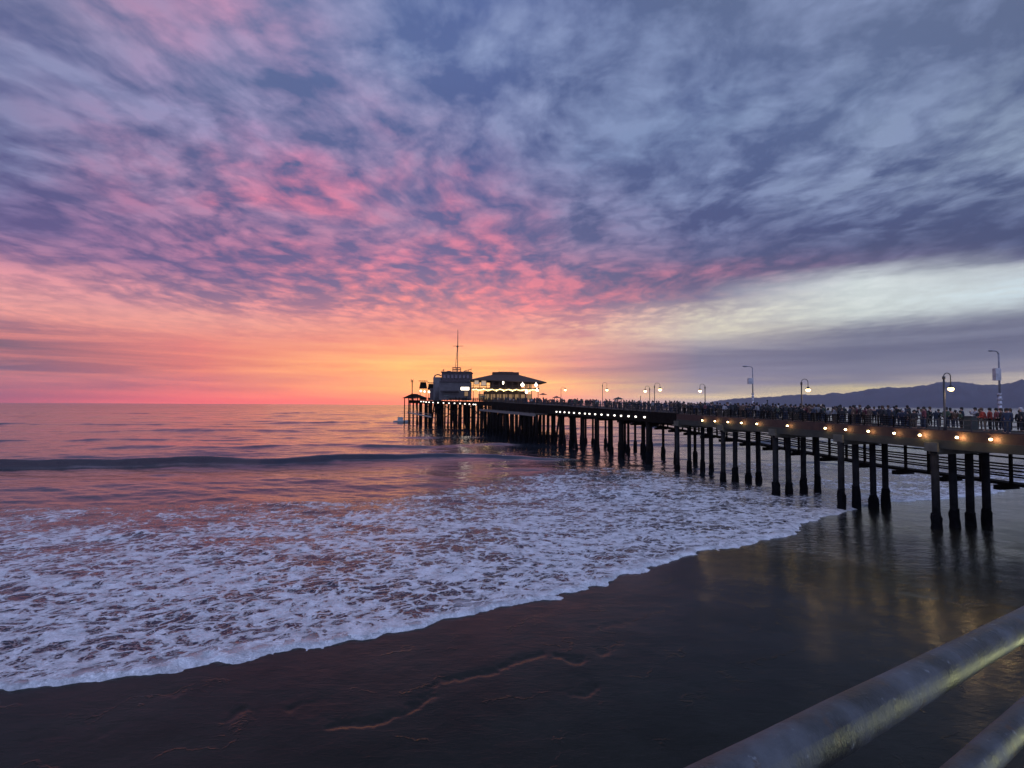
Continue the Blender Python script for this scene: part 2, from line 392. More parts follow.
foam = T.m('MULTIPLY', foam, T.mr(T.noise(flat, 1.1, 6, .7), .34, .56, .45, 1.0))
foam = T.m('MULTIPLY', foam, T.mr(dist, 10, 90, 1.0, .8))
# bumps: ripples, scaled up with distance so that far water keeps its chop
h1 = T.noise(T.vm('MULTIPLY', flat, (.55, 1.0, 1)), 1.1, 5, .62, .4)
h2 = T.noise(T.vm('MULTIPLY', flat, (.35, 1.0, 1)), .22, 5, .6, .3)
bh = T.m('ADD', T.m('MULTIPLY', h1, T.mr(dist, 200, 600, T.mr(dist, 30, 65, .04, .055), .0)), T.m('MULTIPLY', h2, T.mr(dist, 50, 1200, T.mr(dist, 35, 70, .12, .16), .30)))
bh = T.m('ADD', bh, T.m('MULTIPLY', foam, T.m('ADD', .04, T.m('MULTIPLY', T.noise(flat, 2.0, 4, .6), .34))))
bh = T.m('ADD', bh, T.m('MULTIPLY', T.m('MULTIPLY', fine, foam), .05))
bp = T.add('ShaderNodeBump'); bp.inputs['Strength'].default_value = 1.0; bp.inputs['Distance'].default_value = 1.0
T.l.new(bh, bp.inputs['Height'])
T.l.new(T.mix(T.mr(D, .2, .7), (.014, .017, .022, 1), (.016, .022, .036, 1)), b.inputs['Base Color']); b.inputs['Roughness'].default_value = .12
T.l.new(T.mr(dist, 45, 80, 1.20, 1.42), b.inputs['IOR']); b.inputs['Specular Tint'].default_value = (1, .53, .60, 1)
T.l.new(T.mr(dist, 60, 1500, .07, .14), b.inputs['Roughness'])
T.l.new(bp.outputs[0], b.inputs['Normal'])
fb = T.add('ShaderNodeBsdfPrincipled'); T.l.new(T.mix(T.mr(fine, .3, .7), (.80, .82, .86, 1), (.95, .95, .95, 1)), fb.inputs['Base Color'])
fb.inputs['Roughness'].default_value = .45; T.l.new(bp.outputs[0], fb.inputs['Normal'])
mx = T.add('ShaderNodeMixShader'); T.l.new(foam, mx.inputs[0]); T.l.new(b.outputs[0], mx.inputs[1]); T.l.new(fb.outputs[0], mx.inputs[2])
T.l.new(mx.outputs[0], T.n['Material Output'].inputs[0]); M_sea = m
sea = polar_grid('sea', 12, 16000, 1250, -62, 62, 1150, sea_z, M_sea)
tag(sea, 'dusk sea rolling in under a sheet of lacy foam', kind='structure')

# ------------------------------------------------------------------ sand
scarps = [[(205,728),(222,718),(250,704),(262,717),(290,707),(300,698),(322,702)],
          [(308,716),(330,723),(362,722),(400,712),(430,692),(448,680),(500,668),(530,656),(545,654),(575,661),(600,656),(617,644)],
          [(560,688),(585,694),(598,684),(596,676)], [(0,744),(42,736)], [(82,740),(130,722)], [(600,628),(628,622)], [(150,690),(200,688)]]
scarps = [np.array([(at_z(x, y, .2).x, at_z(x, y, .2).y) for x, y in c]) for c in scarps]
def sand_z(X, Y):
    S = shore_S(X, Y); land = np.clip(-S, 0, None)
    z = land / 55 - np.clip(S, 0, 8) * .03
    z += (fbm(X * .18, Y * .18, 3, 70) - .5) * .05 * np.clip(land / 4, 0, 1)
    near = np.hypot(X, Y) < 45
    sc = np.zeros_like(X); Xn, Yn = X[near], Y[near]
    jx = (fbm(Xn * 1.1, Yn * 1.1, 3, 80) - .5) * .5 + (fbm(Xn * 5, Yn * 5, 3, 81) - .5) * .35
    brk = np.clip((fbm(Xn * 1.3, Yn * 1.3, 3, 82) - .36) / .15, 0, 1)
    tot = np.zeros_like(Xn)
    for c in scarps:
        d = dist_poly(Xn, Yn, c, True) + jx
        ends = np.minimum(np.hypot(Xn - c[0][0], Yn - c[0][1]), np.hypot(Xn - c[-1][0], Yn - c[-1][1]))
        fade = np.clip(ends / 1.2, 0, 1)
        tot += -brk * fade * .04 * np.where(d > 0, np.exp(-(d / .38) ** 2) , np.exp(-(d / .10) ** 2))
    sc[near] = tot; z = z + sc
    film = np.clip((X - 12) / 12, 0, 1) * np.clip((Y - 24) / 12, 0, 1) * np.clip((16 - land) / 10, 0, 1)
    return z, {'film': np.clip(film, 0, 1), 'scarp': sc / .02, 'land': land}
m = bpy.data.materials.new('wet_sand'); m.use_nodes = True; T = NT(m.node_tree); b = T.n['Principled BSDF']
p = pos(T); film = attr(T, 'film'); scp = attr(T, 'scarp'); land = attr(T, 'land')
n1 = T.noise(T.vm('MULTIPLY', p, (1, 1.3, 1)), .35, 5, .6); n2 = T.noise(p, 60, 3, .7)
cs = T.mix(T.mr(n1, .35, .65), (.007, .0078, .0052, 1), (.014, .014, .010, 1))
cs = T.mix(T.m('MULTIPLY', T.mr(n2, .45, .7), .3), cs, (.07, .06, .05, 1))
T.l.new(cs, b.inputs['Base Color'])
fm = T.mr(T.m('ADD', film, T.m('MULTIPLY', T.m('SUBTRACT', T.noise(p, .16, 4, .6), .5), 1.1)), .35, .75)
T.l.new(T.m('SUBTRACT', T.mr(n1, .3, .7, .22, .14), T.m('MULTIPLY', fm, .12)), b.inputs['Roughness'])
T.l.new(T.mr(fm, 0, 1, .17, .55), b.inputs['Specular IOR Level']); b.inputs['IOR'].default_value = 1.30
rp = T.noise(T.vm('MULTIPLY', p, (.45, 1.2, 1)), 2.0, 4, .6, .6)
rp2 = T.noise(T.vm('MULTIPLY', p, (.6, 1.1, 1)), 7.0, 3, .6, .4)
wl = T.m('ADD', T.m('MULTIPLY', land, 1.0), T.m('MULTIPLY', T.noise(p, .35, 5, .6), 7.0))
wl = T.m('ABSOLUTE', T.m('SINE', T.m('MULTIPLY', wl, 1.1)))
wl = T.m('MULTIPLY', T.mr(wl, 0, .16, 1, 0), T.mr(T.noise(p, .5, 3, .5), .48, .6))
hh = T.m('ADD', T.m('ADD', T.m('MULTIPLY', wl, .012), T.m('MULTIPLY', rp, T.mr(fm, 0, 1, .015, .05))), T.m('ADD', T.m('MULTIPLY', rp2, T.mr(fm, 0, 1, .008, .018)), T.m('MULTIPLY', n2, .0006)))
bp = T.add('ShaderNodeBump'); bp.inputs['Distance'].default_value = 1; bp.inputs['Strength'].default_value = .8
T.l.new(hh, bp.inputs['Height']); T.l.new(bp.outputs[0], b.inputs['Normal']); M_sand = m
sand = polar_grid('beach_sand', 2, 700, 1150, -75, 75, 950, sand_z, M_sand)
tag(sand, 'dark wet sand beach with small ridges left by backwash', kind='structure')
#@@OBJECTS

# ------------------------------------------------------------------ hills across the bay
def hills(name, prof, Y0, depth, colr, label):
    xs = [p[0] for p in prof]; n = 260
    V = []; rng = random.Random(5)
    pxs = np.linspace(xs[0], xs[-1], n)
    tops = np.interp(pxs, xs, [p[1] for p in prof])
    rows = 16
    for j in range(rows + 1):
        t = j / rows
        for i, px in enumerate(pxs):
            Y = Y0[0] + (Y0[1] - Y0[0]) * (1 - i / (n - 1))
            base = at_Y(px, 404.8 + .0048 * (px - 512), Y)
            top = at_Y(px, tops[i] - (.5 * math.sin(px * .9) + .4 * math.sin(px * .37)) * .6, Y)
            h = max(6.0, top.z)
            prof_t = math.sin(t * math.pi / 2) ** .9
            nz = (float(fbm(np.array([px * .11]), np.array([t * 4.0]), 4, 90)[0]) - .5) * h * .28 * math.sin(t * math.pi)
            k = 1 - (1 - t) * depth / Y
            V.append((top.x * k, Y * k, h * prof_t + nz - (8 if t == 0 else 0)))
    # back slope
    for i, px in enumerate(pxs):
        v = V[rows * n + i]; V.append((v[0] * 1.25, v[1] * 1.25, -8))
    Fc = []
    for j in range(rows + 1):
        for i in range(n - 1): Fc.append((j * n + i, j * n + i + 1, (j + 1) * n + i + 1, (j + 1) * n + i))
    me = bpy.data.meshes.new(name); me.from_pydata(V, [], Fc)
    me.materials.append(mat('hill_scrub', (.030, .034, .050), .95, noise=.3, nscale=.004))
    me.polygons.foreach_set('use_smooth', [True] * len(Fc))
    o = bpy.data.objects.new(name, me); col.objects.link(o); tag(o, label, kind='structure'); return o
HP = [(690, 404.6), (708, 402.5), (725, 399.6), (740, 398.2), (768, 397.2), (790, 395), (800, 394.4), (815, 395), (824, 395), (829, 392.9), (842, 393.6), (860, 391), (870, 389), (890, 387.3), (900, 388), (912, 387), (925, 385.6), (935, 383), (943, 381.7), (960, 382), (968, 383), (978, 384.4), (990, 385), (1002, 384.4), (1012, 383), (1020, 380.4), (1040, 379), (1100, 374), (1200, 380), (1400, 370)]
hills('hills', HP, (4800, 11500), 1200, None, 'long dark blue ridge of hills across the bay')

# ------------------------------------------------------------------ pier frame
AX = Vector((-.2741, .9617, 0)); BX = Vector((.9617, .2741, 0)); RZ = math.atan2(.2741, .9617)
N0 = Vector((34.3, 44.6, 0))
def N(s, t=0, z=0): p = N0 + AX * s + BX * t; return Vector((p.x, p.y, z))
def s_of_px(px):
    r = (px - 512) / F; Y = 47.0 / (r + .285); return (Y - 44.6) / .9617
def Zd(s): return float(np.interp(44.6 + .9617 * s, [10, 20, 45, 65, 98, 128, 200, 262], [7.75, 7.85, 8.08, 8.45, 9.05, 9.7, 11.0, 12.2]))
def Zl(s): return float(np.interp(44.6 + .9617 * s, [10, 30, 44.6, 53, 80, 107, 128, 200], [7.5, 7.6, 7.66, 7.83, 8.1, 8.3, 8.5, 9.95]))
def Zb(s): return float(np.interp(44.6 + .9617 * s, [10, 20, 45, 80, 128, 200, 262], [6.5, 6.55, 6.65, 7.3, 7.75, 8.5, 10.6]))
Mz = Matrix.Rotation(RZ, 3, 'Z')

def deck_strip(name, s0, s1, t0, t1, ft, fb, m, parent, step=3.0):
    mb = MB(); n = max(1, int((s1 - s0) / step)); 
    for i in range(n):
        a = s0 + (s1 - s0) * i / n; b2 = s0 + (s1 - s0) * (i + 1) / n
        mb.prism([N(a, t0), N(a, t1), N(b2, t1), N(b2, t0)], [fb(a), fb(a), fb(b2), fb(b2)], [ft(a), ft(a), ft(b2), ft(b2)])
    return mb.build(name, m, parent)
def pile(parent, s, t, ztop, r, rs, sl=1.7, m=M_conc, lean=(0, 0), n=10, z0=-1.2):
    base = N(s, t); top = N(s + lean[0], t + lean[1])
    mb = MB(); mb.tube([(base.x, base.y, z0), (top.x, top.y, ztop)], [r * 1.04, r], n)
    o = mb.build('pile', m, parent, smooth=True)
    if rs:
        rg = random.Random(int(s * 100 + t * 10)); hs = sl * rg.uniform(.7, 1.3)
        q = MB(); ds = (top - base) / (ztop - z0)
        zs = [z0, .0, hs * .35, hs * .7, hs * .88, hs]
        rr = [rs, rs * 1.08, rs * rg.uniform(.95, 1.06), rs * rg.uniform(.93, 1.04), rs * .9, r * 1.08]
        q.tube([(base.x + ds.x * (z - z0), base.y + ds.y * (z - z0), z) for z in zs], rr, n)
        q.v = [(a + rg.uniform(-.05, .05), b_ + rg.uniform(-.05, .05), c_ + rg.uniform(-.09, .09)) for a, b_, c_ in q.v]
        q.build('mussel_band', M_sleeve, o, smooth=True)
    return o

S_END1 = s_of_px(676)             # concrete part ends
S_END2 = s_of_px(548)
# --- concrete section nearest the viewer
pc = empty('concrete_pier', N0)
pc.location = (0, 0, 0)
tag(pc, 'nearer part of the pier on thick concrete piles with a warmly lit red brown edge', 'pier')
W1 = 7.2
deck_strip('deck', -32, S_END1, .3, W1, Zd, lambda s: Zd(s) - .35, M_plank, pc)
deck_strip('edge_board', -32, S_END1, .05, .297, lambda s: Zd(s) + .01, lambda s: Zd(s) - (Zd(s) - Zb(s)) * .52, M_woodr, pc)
deck_strip('edge_beam', -32, S_END1, .0, .5, lambda s: Zd(s) - (Zd(s) - Zb(s)) * .523, Zb, M_beam, pc)
deck_strip('edge_beam', -32, S_END1, W1 - .4, W1, lambda s: Zd(s) - .353, Zb, M_wood, pc)
for t in (2.1, 3.7, 5.4): deck_strip('stringer', -32, S_END1, t, t + .3, lambda s: Zd(s) - .353, lambda s: Zb(s) + .35, M_wood, pc)
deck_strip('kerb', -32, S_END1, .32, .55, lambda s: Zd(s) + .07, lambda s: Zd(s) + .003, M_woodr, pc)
bents = [s_of_px(x) for x in (931, 838.5, 772.7, 720.6, 676.7)]
bents = [bents[0] - 27.5, bents[0] - 18.2, bents[0] - 9.2] + bents
for i, s in enumerate(bents):
    mb = MB(); zt = Zd(s) - (Zd(s) - Zb(s)) * .5
    mb.box(N(s, 3.45, zt - .62), (7.3, 1.05, .74), Mz); mb.box(N(s, 3.55, zt - 1.1), (6.9, .8, .22), Mz)
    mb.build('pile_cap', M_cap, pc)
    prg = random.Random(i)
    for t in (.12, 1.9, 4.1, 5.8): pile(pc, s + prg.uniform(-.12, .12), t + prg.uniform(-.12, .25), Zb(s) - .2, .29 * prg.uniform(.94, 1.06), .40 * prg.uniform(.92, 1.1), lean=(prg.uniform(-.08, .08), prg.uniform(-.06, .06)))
# near-edge railing: thin posts and rails
def railing(parent, s0, s1, t, h=1.05, gap=2.4, rails=(.35, .7, 1.02), m=M_iron):
    mb = MB(); n = int((s1 - s0) / gap)
    for i in range(n + 1):
        s = s0 + (s1 - s0) * i / n
        mb.box(N(s, t, Zd(s) + h / 2 + .004), (.08, .08, h), Mz)
    for k in rails:
        for i in range(n):
            a = s0 + (s1 - s0) * i / n; b2 = s0 + (s1 - s0) * (i + 1) / n
            mb.tube([N(a, t, Zd(a) + k), N(b2, t, Zd(b2) + k)], .03 if k < 1 else .05, 5)
    return mb.build('railing', m, parent)
railing(pc, -32, s_of_px(905), .44, .95, rails=(.5, .9)); railing(pc, s_of_px(905), S_END1, .44, 1.0, 1.4, rails=(.2, .4, .6, .8, .96), m=M_wood); railing(pc, -32, S_END1, W1 - .12)

# --- low service walkway on the far side of the concrete part
sw = empty('service_walkway', (0, 0, 0)); tag(sw, 'low dark timber walkway with open rails hung along the far side of the pier', 'walkway')
def Zw(s): return float(np.interp(s, [-30, 0, 12, 35, 62, 100], [3.2, 3.6, 3.8, 5.1, 6.6, 7.6]))
S_W = 70
def wstrip(name, t0, t1, ft, fb): return deck_strip(name, -30, S_W, t0, t1, ft, fb, M_wood, sw, 2.0)
wstrip('walk_deck', 7.9, 9.3, lambda s: Zw(s), lambda s: Zw(s) - .22)
for k in (.55, 1.05, 1.55, 2.15): wstrip('rail', 7.95, 8.05, lambda s, k=k: min(Zw(s) + k + .08, Zb(s) + .3), lambda s, k=k: min(Zw(s) + k - .06, Zb(s) + .1))
for k in (.6, 1.2): wstrip('rail', 9.2, 9.28, lambda s, k=k: Zw(s) + k + .06, lambda s, k=k: Zw(s) + k - .06)
s = -12
while s < S_W:
    mb = MB(); h = Zb(s) + .5 - Zw(s); mb.box(N(s, 8.12, Zw(s) + h / 2 - .1), (.18, .22, h + .2), Mz); s += 2.3
    mb.build('hanger', M_wood, sw)
for i, s in enumerate(np.arange(-27.5, S_W, 4.6)):
    mb = MB(); mb.box(N(s, 8.5, Zw(s) - .42), (2.4, .5, .4), Mz); mb.build('cross_beam', M_wood, sw)

# --- timber section, with its dense piles and the row of small lamps
tp = empty('timber_pier', (0, 0, 0)); tag(tp, 'dark timber middle part of the pier on crowded piles', 'pier')
def W2f(s): return 13.0
deck_strip('deck', S_END1 + .01, 150, .3, 13.0, Zd, lambda s: Zd(s) - .35, M_plank, tp)
deck_strip('edge_board', S_END1 + .01, 150, .0, .297, lambda s: Zd(s) + .15, Zb, M_wood, tp)
deck_strip('edge_board', S_END1 + .01, 150, 12.7, 13.0, lambda s: Zd(s) - .353, Zb, M_wood, tp)
railing(tp, S_END1 + .2, 150, .44, rails=(.35, .7, .95)); railing(tp, S_END1 + .2, 150, 12.8)
rg = random.Random(3)
tb = [s_of_px(x) for x in (645.4, 617, 596)] + list(np.arange(s_of_px(596) + 7.5, 150, 7.0))
npile = 0
for i, s in enumerate(tb):
    cap = MB(); cap.box(N(s, 6.5, Zb(s) - .25), (12.8, .55, .6), Mz); cap.build('pile_cap', M_wood, tp)
    ts = (.5, 5.5, 9.5) if i < 2 else (.5, 3.6, 6.8, 10.0, 12.4)
    for t in ts:
        if npile > 78: break
        big = i < 2 and t < 1
        pile(tp, s + rg.uniform(-.2, .2), t + rg.uniform(-.3, .3), Zb(s) + .3, .46 if big else .25, .62 if big else .42, 2.2, M_wood, n=8); npile += 1
    if i >= 3:
        pile(tp, s + 3.5, .6, Zb(s + 3) + .2, .24, .36, 2.0, M_wood, lean=(rg.choice((-2.4, 2.4)), .4), n=8); npile += 1
# --- lower landing that widens the timber part
ld = empty('lower_landing', (0, 0, 0)); tag(ld, 'lower landing deck with pale edge boards hung under the busy stretch before the restaurant', 'landing')
L0, L1 = s_of_px(548), s_of_px(489)
fz = lambda s: float(np.interp(s, [L0, L1], [7.55, 8.15]))
deck_strip('landing_deck', L0, L1, -3.2, -.02, lambda s: fz(s) + .25, fz, M_plank, ld)
deck_strip('fascia', L0, L1, -3.5, -3.203, lambda s: fz(s) + .30, lambda s: fz(s) - .35, mat('weathered_board', (.12, .11, .10), .9, bump=.3), ld)
mb = MB()
for i in range(15):
    s = L0 + (L1 - L0) * i / 14; mb.box(N(s, -3.3, fz(s) + .95), (.12, .12, 1.3), Mz)
for k in (.8, 1.2, 1.6): 
    for i in range(14):
        a = L0 + (L1 - L0) * i / 14; b2 = L0 + (L1 - L0) * (i + 1) / 14
        mb.tube([N(a, -3.3, fz(a) + k), N(b2, -3.3, fz(b2) + k)], .05, 5)
mb.build('railing', M_wood, ld)
rg = random.Random(8)
for i in range(15):
    s = L0 + (L1 - L0) * (i + .3) / 15
    for t in (-3.1, -.8): pile(ld, s + rg.uniform(-.8, .8), t, fz(s), .27, .42, 2.0, M_wood, n=8, lean=(rg.choice((0, 0, 1.5, -1.5)), 0))

# --- end platform
ep = empty('pier_end_platform', (0, 0, 0)); tag(ep, 'wide end of the pier carrying the restaurant and the tower building', 'pier')
PL = [(-6.2, 189), (18, 192), (28, 250), (-25, 300), (-50, 264), (-9.4, 199)]
def Ze(x, y): return float(np.interp(-x, [-20, 0, 12, 30, 50], [11.0, 11.0, 11.1, 11.7, 12.1]))
mb = MB(); mb.prism(PL, [Ze(*p) - 1.5 for p in PL], [Ze(*p) for p in PL]); mb.build('deck', M_wood, ep)
def edge_pts(n, a=(-9.4, 199), b=(-50, 264)): return [(a[0] + (b[0] - a[0]) * i / n, a[1] + (b[1] - a[1]) * i / n) for i in range(n + 1)]
mb = MB()
E = edge_pts(28)
for (x, y) in E: mb.box((x, y, Ze(x, y) + .55), (.15, .15, 1.1))
for k in (.4, .75, 1.1):
    for a, b2 in zip(E[:-1], E[1:]): mb.tube([(*a, Ze(*a) + k), (*b2, Ze(*b2) + k)], .06, 5)
mb.build('railing', M_wood, ep)
rg = random.Random(12)
for i, (x, y) in enumerate(edge_pts(27)):
    for k in range(3):
        xx = x + .9 + k * 4.4 + rg.uniform(-.5, .5); yy = y + .8 + k * 2.6 + rg.uniform(-.5, .5); top = Ze(xx, yy) - 1.2
        lx, ly = (rg.uniform(-1.6, 1.6) if rg.random() < .35 else 0), 0
        q = MB(); q.tube([(xx + lx, yy + ly, -1), (xx, yy, top)], [.34, .3], 7); q.build('pile', M_wood, ep, smooth=True)
mb = MB()
for a, b2 in ((0, 5), (7, 13), (14, 20)):
    A_, B_ = E[a], E[b2]
    mb.tube([(*A_, 4.5), (*B_, 9.5)], .2, 5); mb.tube([(*A_, 9.5), (*B_, 4.5)], .2, 5)
mb.build('bracing', M_wood, ep)
gw = empty('gangway', (0, 0, 0)); tag(gw, 'pale sloping gangway among the piles at the seaward tip', 'gangway')
a1 = at_Y(408, 412.5, 259); a2 = at_Y(431, 417, 226)
mb = MB(); mb.tube([a1, a2], .35, 6); mb.build('walk_beam', mat('pale_timber', (.22, .20, .18), .8), gw)
mb = MB(); mb.tube([a1 + Vector((0, 0, 1.1)), a2 + Vector((0, 0, 1.1))], .07, 5)
for i in range(9):
    q = a1.lerp(a2, i / 8); mb.tube([q, q + Vector((0, 0, 1.1))], .06, 5)
mb.build('handrail', MATS['pale_timber'], gw)

# ------------------------------------------------------------------ fascia lamps
lmaster = None
ORD = ['first', 'second', 'third', 'fourth', 'fifth', 'sixth', 'seventh', 'eighth', 'ninth', 'tenth', 'eleventh', 'twelfth', 'thirteenth', 'fourteenth', 'fifteenth', 'sixteenth']
def edge_lamp(loc, size, mglow, label, group, power=0, name='edge_lamp'):
    global lmaster
    o = empty(name, loc, RZ); tag(o, label, 'lamp', group)
    hb = MB(); hb.box((0, .06, .10 * size), (.34 * size, .22 * size, .10 * size)); hb.box((0, .10, -.02 * size), (.12 * size, .12 * size, .24 * size)); hb.build('bracket', M_iron, o)
    g = MB(); g.ball((0, -.02, -.04 * size), .14 * size, 8, 6, (1, .9, .8)); g.build('bulb', mglow, o, smooth=True)
    if power:
        ld_ = bpy.data.lights.new('edge_lamp_light', 'POINT'); ld_.energy = power; ld_.color = (1, .64, .26); ld_.shadow_soft_size = .12
        lo = bpy.data.objects.new('edge_lamp_light', ld_); col.objects.link(lo); lo.parent = o; lo.location = (0, -.30, -.05)
    return o
lamp_px = [703, 715.6, 728.6, 742, 757.5, 788, 825.8, 846, 868.7, 894.5, 920, 957, 990.6, 1040, 1090]
for li, px in enumerate(lamp_px):
    s = s_of_px(px); z = Zl(s)
    edge_lamp(N(s, -.17, z), .82, M_lampo, ORD[li] + ' warm glowing lamp from the left on the red brown edge of the concrete pier', 'warm lamps along the concrete pier edge', 15 if px < 910 else 55)
far_px = [557, 560.5, 565, 569.5, 574.5, 580, 585.5, 590, 595.7, 602, 608.4, 615, 621.5, 629, 636.2, 645]
for li, px in enumerate(far_px):
    s = s_of_px(px)
    edge_lamp(N(s, -.12, Zl(s) - .02), 1.4, M_lampf, ORD[li] + ' small white lamp from the left on the dark timber pier edge', 'small white lamps along the timber pier')
def at_edge(px, py, a=(-9.4, 199), b=(-50, 264)):
    d = ray(px, py); ex, ey = b[0] - a[0], b[1] - a[1]
    k = (a[0] * ey - a[1] * ex) / (d.x * ey - d.y * ex)
    return Vector((d.x * k, d.y * k, CH + d.z * k))
for li, (px, py) in enumerate([(422, 401.3), (424.5, 401.5), (427, 401.8), (430, 402), (434, 402.4), (439, 402.6), (444.5, 402.8), (450, 403), (455.5, 403.1), (461, 403.3), (466, 403.6), (470.5, 404), (474.5, 404.2), (476.5, 404.3)]):
    q = at_edge(px, py); o = edge_lamp((q.x - .35, q.y - .5, min(q.z, Ze(q.x, q.y) - .2)), 2.0, M_lampf, ORD[li] + ' small white lamp from the left under the edge of the pier end platform', 'small white lamps under the pier end')

# ------------------------------------------------------------------ street lamps with gooseneck
def gooseneck(px, py_globe, py_top, Y, side, label, r=.30, pt=None):
    g = at_Y(px, py_globe, Y); top = at_Y(px, py_top, Y)
    s = (Y - 44.6) / .9617; zd = pt if pt is not None else Zd(s)
    o = empty('street_lamp', (g.x, g.y, zd)); tag(o, label, 'street lamp', 'gooseneck lamps along the pier')
    H = top.z - zd; R = abs(side)
    sg = 1 if side > 0 else -1
    mb = MB(); mb.tube([(0, 0, 0), (0, 0, .5), (0, 0, H - R * .75)], [.13, .085, .07], 8); mb.tube([(0, 0, H - R * .9), (0, 0, H - R * .5)], .11, 8); mb.build('post', M_iron, o, smooth=True)
    mb = MB(); c = R / 2
    pts = [(0, 0, H - R * .75)] + [(sg * (c - c * math.cos(a)), 0, H - c + c * math.sin(a)) for a in np.linspace(0, math.pi, 9)] + [(sg * R, 0, g.z - zd + r * 1.5)]
    mb.tube(pts, .035, 6); mb.build('gooseneck_arm', M_iron, o, smooth=True)
    mb = MB(); mb.tube([(sg * R, 0, g.z - zd + r * 1.5), (sg * R, 0, g.z - zd + r * .8), (sg * R, 0, g.z - zd + r * .5)], [.06, r * .8, r * 1.25], 10); mb.build('shade', M_iron, o, smooth=True)
    mb = MB(); mb.ball((sg * R, 0, g.z - zd), r, 12, 8, (1, 1, .8)); mb.build('globe', M_globe, o, smooth=True)
    ld_ = bpy.data.lights.new('globe_light', 'POINT'); ld_.energy = 70; ld_.color = (1, .66, .3); ld_.shadow_soft_size = r
    lo = bpy.data.objects.new('globe_light', ld_); col.objects.link(lo); lo.parent = o; lo.location = (sg * R, -r * 1.3, g.z - zd - r)
    return o
gooseneck(944, 389, 373, 44, .55, 'tall lamp post with orange lit globe standing left of the red jackets', .22)
gooseneck(801.5, 390, 379, 62, .75, 'lamp post whose lit globe hangs before the middle of the hills', .26)
gooseneck(705, 391, 384, 86, -.80, 'lamp post with globe on its left at the left end of the hills', .25)
gooseneck(654.5, 389.7, 383, 108, 1.1, 'taller lamp of the close pair, its globe hanging right', .36)
gooseneck(649.6, 391.2, 386, 118, -.95, 'shorter lamp of the close pair, its globe hanging left', .33)
gooseneck(602.5, 390, 382.5, 142, 1.15, 'thin lamp post standing just left of the open umbrella', .36)
gooseneck(561, 390, 387, 170, 1.3, 'faint lamp post right of the restaurant with a pale globe', .38)

# ------------------------------------------------------------------ tall modern light poles with a box
def tall_pole(px, py_top, Y, arm, boxy, bw, label, white):
    s = (Y - 44.6) / .9617; zd = Zd(s); top = at_Y(px, py_top, Y); H = top.z - zd
    o = empty('light_pole', (top.x, top.y, zd)); tag(o, label, 'light pole', 'tall unlit light poles on the pier')
    mb = MB(); mb.tube([(0, 0, 0), (0, 0, H * .45)], [.13, .11], 10); mb.build('lower_post', M_poleg, o, smooth=True)
    mb = MB(); mb.tube([(0, 0, H * .45), (0, 0, H * .97)], [.085, .06], 10); mb.build('upper_post', mat('grey_pole', (.16, .16, .18), .5), o, smooth=True)
    mb = MB(); mb.tube([(0, 0, H * .95), (-.08, 0, H * .985), (-arm * .35, 0, H), (-arm * .7, 0, H)], .05, 6); mb.build('arm', MATS['grey_pole'], o, smooth=True)
    mb = MB(); mb.ball((-arm * .85, 0, H + .01), arm * .32, 10, 6, (1, .5, .28)); mb.build('lamp_head', MATS['grey_pole'], o, smooth=True)
    z0 = at_Y(px, boxy[1], Y).z - zd; z1 = at_Y(px, boxy[0], Y).z - zd
    mb = MB(); mb.box((-bw * .45, 0, (z0 + z1) / 2), (bw, .35, z1 - z0)); mb.box((-bw * .45, 0, z1 + .03), (bw * .9, .3, .06)); mb.build('equipment_box', mat('box_grey', (.30, .29, .30), .6), o)
    mb = MB()
    for k in (.30, .36, .42): mb.tube([(-.02, 0, H * k), (-.02, 0, H * k + .22)], .17, 8)
    mb.build('banner_bands', mat('band_mix', (.25, .24, .26), .7, noise=.6, nscale=8), o, smooth=True)
tall_pole(998.5, 351, 48, .80, (369, 380.5), .48, 'tall white based light pole with pale box behind the red jackets', True)
tall_pole(752.5, 366.5, 78, 1.25, (378.5, 384), .72, 'tall thin light pole with square grey box above the crowd', False)
def short_pole(px, py, Y, label):
    s = (Y - 44.6) / .9617; zd = Zd(s); t = at_Y(px, py, Y); mb = MB()
    mb.tube([(0, 0, 0), (0, 0, t.z - zd)], [.09, .07], 8); mb.ball((0, 0, t.z - zd), .11, 8, 6)
    o = mb.build('post', M_iron, smooth=True); o.location = (t.x, t.y, zd); tag(o, label, 'post')
short_pole(767.3, 400.5, 70, 'short dark post rising from the crowd right of the square grey box pole')
short_pole(640.5, 396.5, 118, 'short dark post rising from the crowd left of the close lamp pair')

# ------------------------------------------------------------------ umbrellas
def umbrella(px, py, Y, w, label, closed=False, zd=None):
    s = (Y - 44.6) / .9617; zd = Zd(s) if zd is None else zd; t = at_Y(px, py, Y); H = t.z - zd
    o = empty('patio_umbrella', (t.x, t.y, zd)); tag(o, label, 'umbrella', 'patio umbrellas on the pier')
    mb = MB(); mb.tube([(0, 0, 0), (0, 0, H - .05)], .04, 6); mb.ball((0, 0, H + .03), .07, 6, 4); mb.build('pole', M_iron, o)
    mb = MB(); n = 8; vs = [(0, 0, H)]; fs = []
    for k in range(n * 2):
        a = math.pi * k / n; r = w / 2 * (1 if k % 2 == 0 else .95); vs.append((r * .5 * math.cos(a), r * .5 * math.sin(a), H - w * .085)); vs.append((r * math.cos(a), r * math.sin(a), H - w * (.2 if k % 2 == 0 else .185)))
        k2 = (k + 1) % (2 * n); fs.append((0, 1 + 2 * k, 1 + 2 * k2)); fs.append((1 + 2 * k, 2 + 2 * k, 2 + 2 * k2, 1 + 2 * k2))
    mb._a(vs, fs); mb._a([(x, y, z - .04) for x, y, z in vs], [f[::-1] for f in fs]); mb.build('canopy', mat('umbrella_cloth', (.03, .035, .03), .8), o)
umbrella(618.3, 397, 122, 2.6, 'open dark umbrella standing up from the crowd by the thin lamp post')
umbrella(556.5, 396, 165, 2.8, 'open dark umbrella beside the faint lamp right of the restaurant')
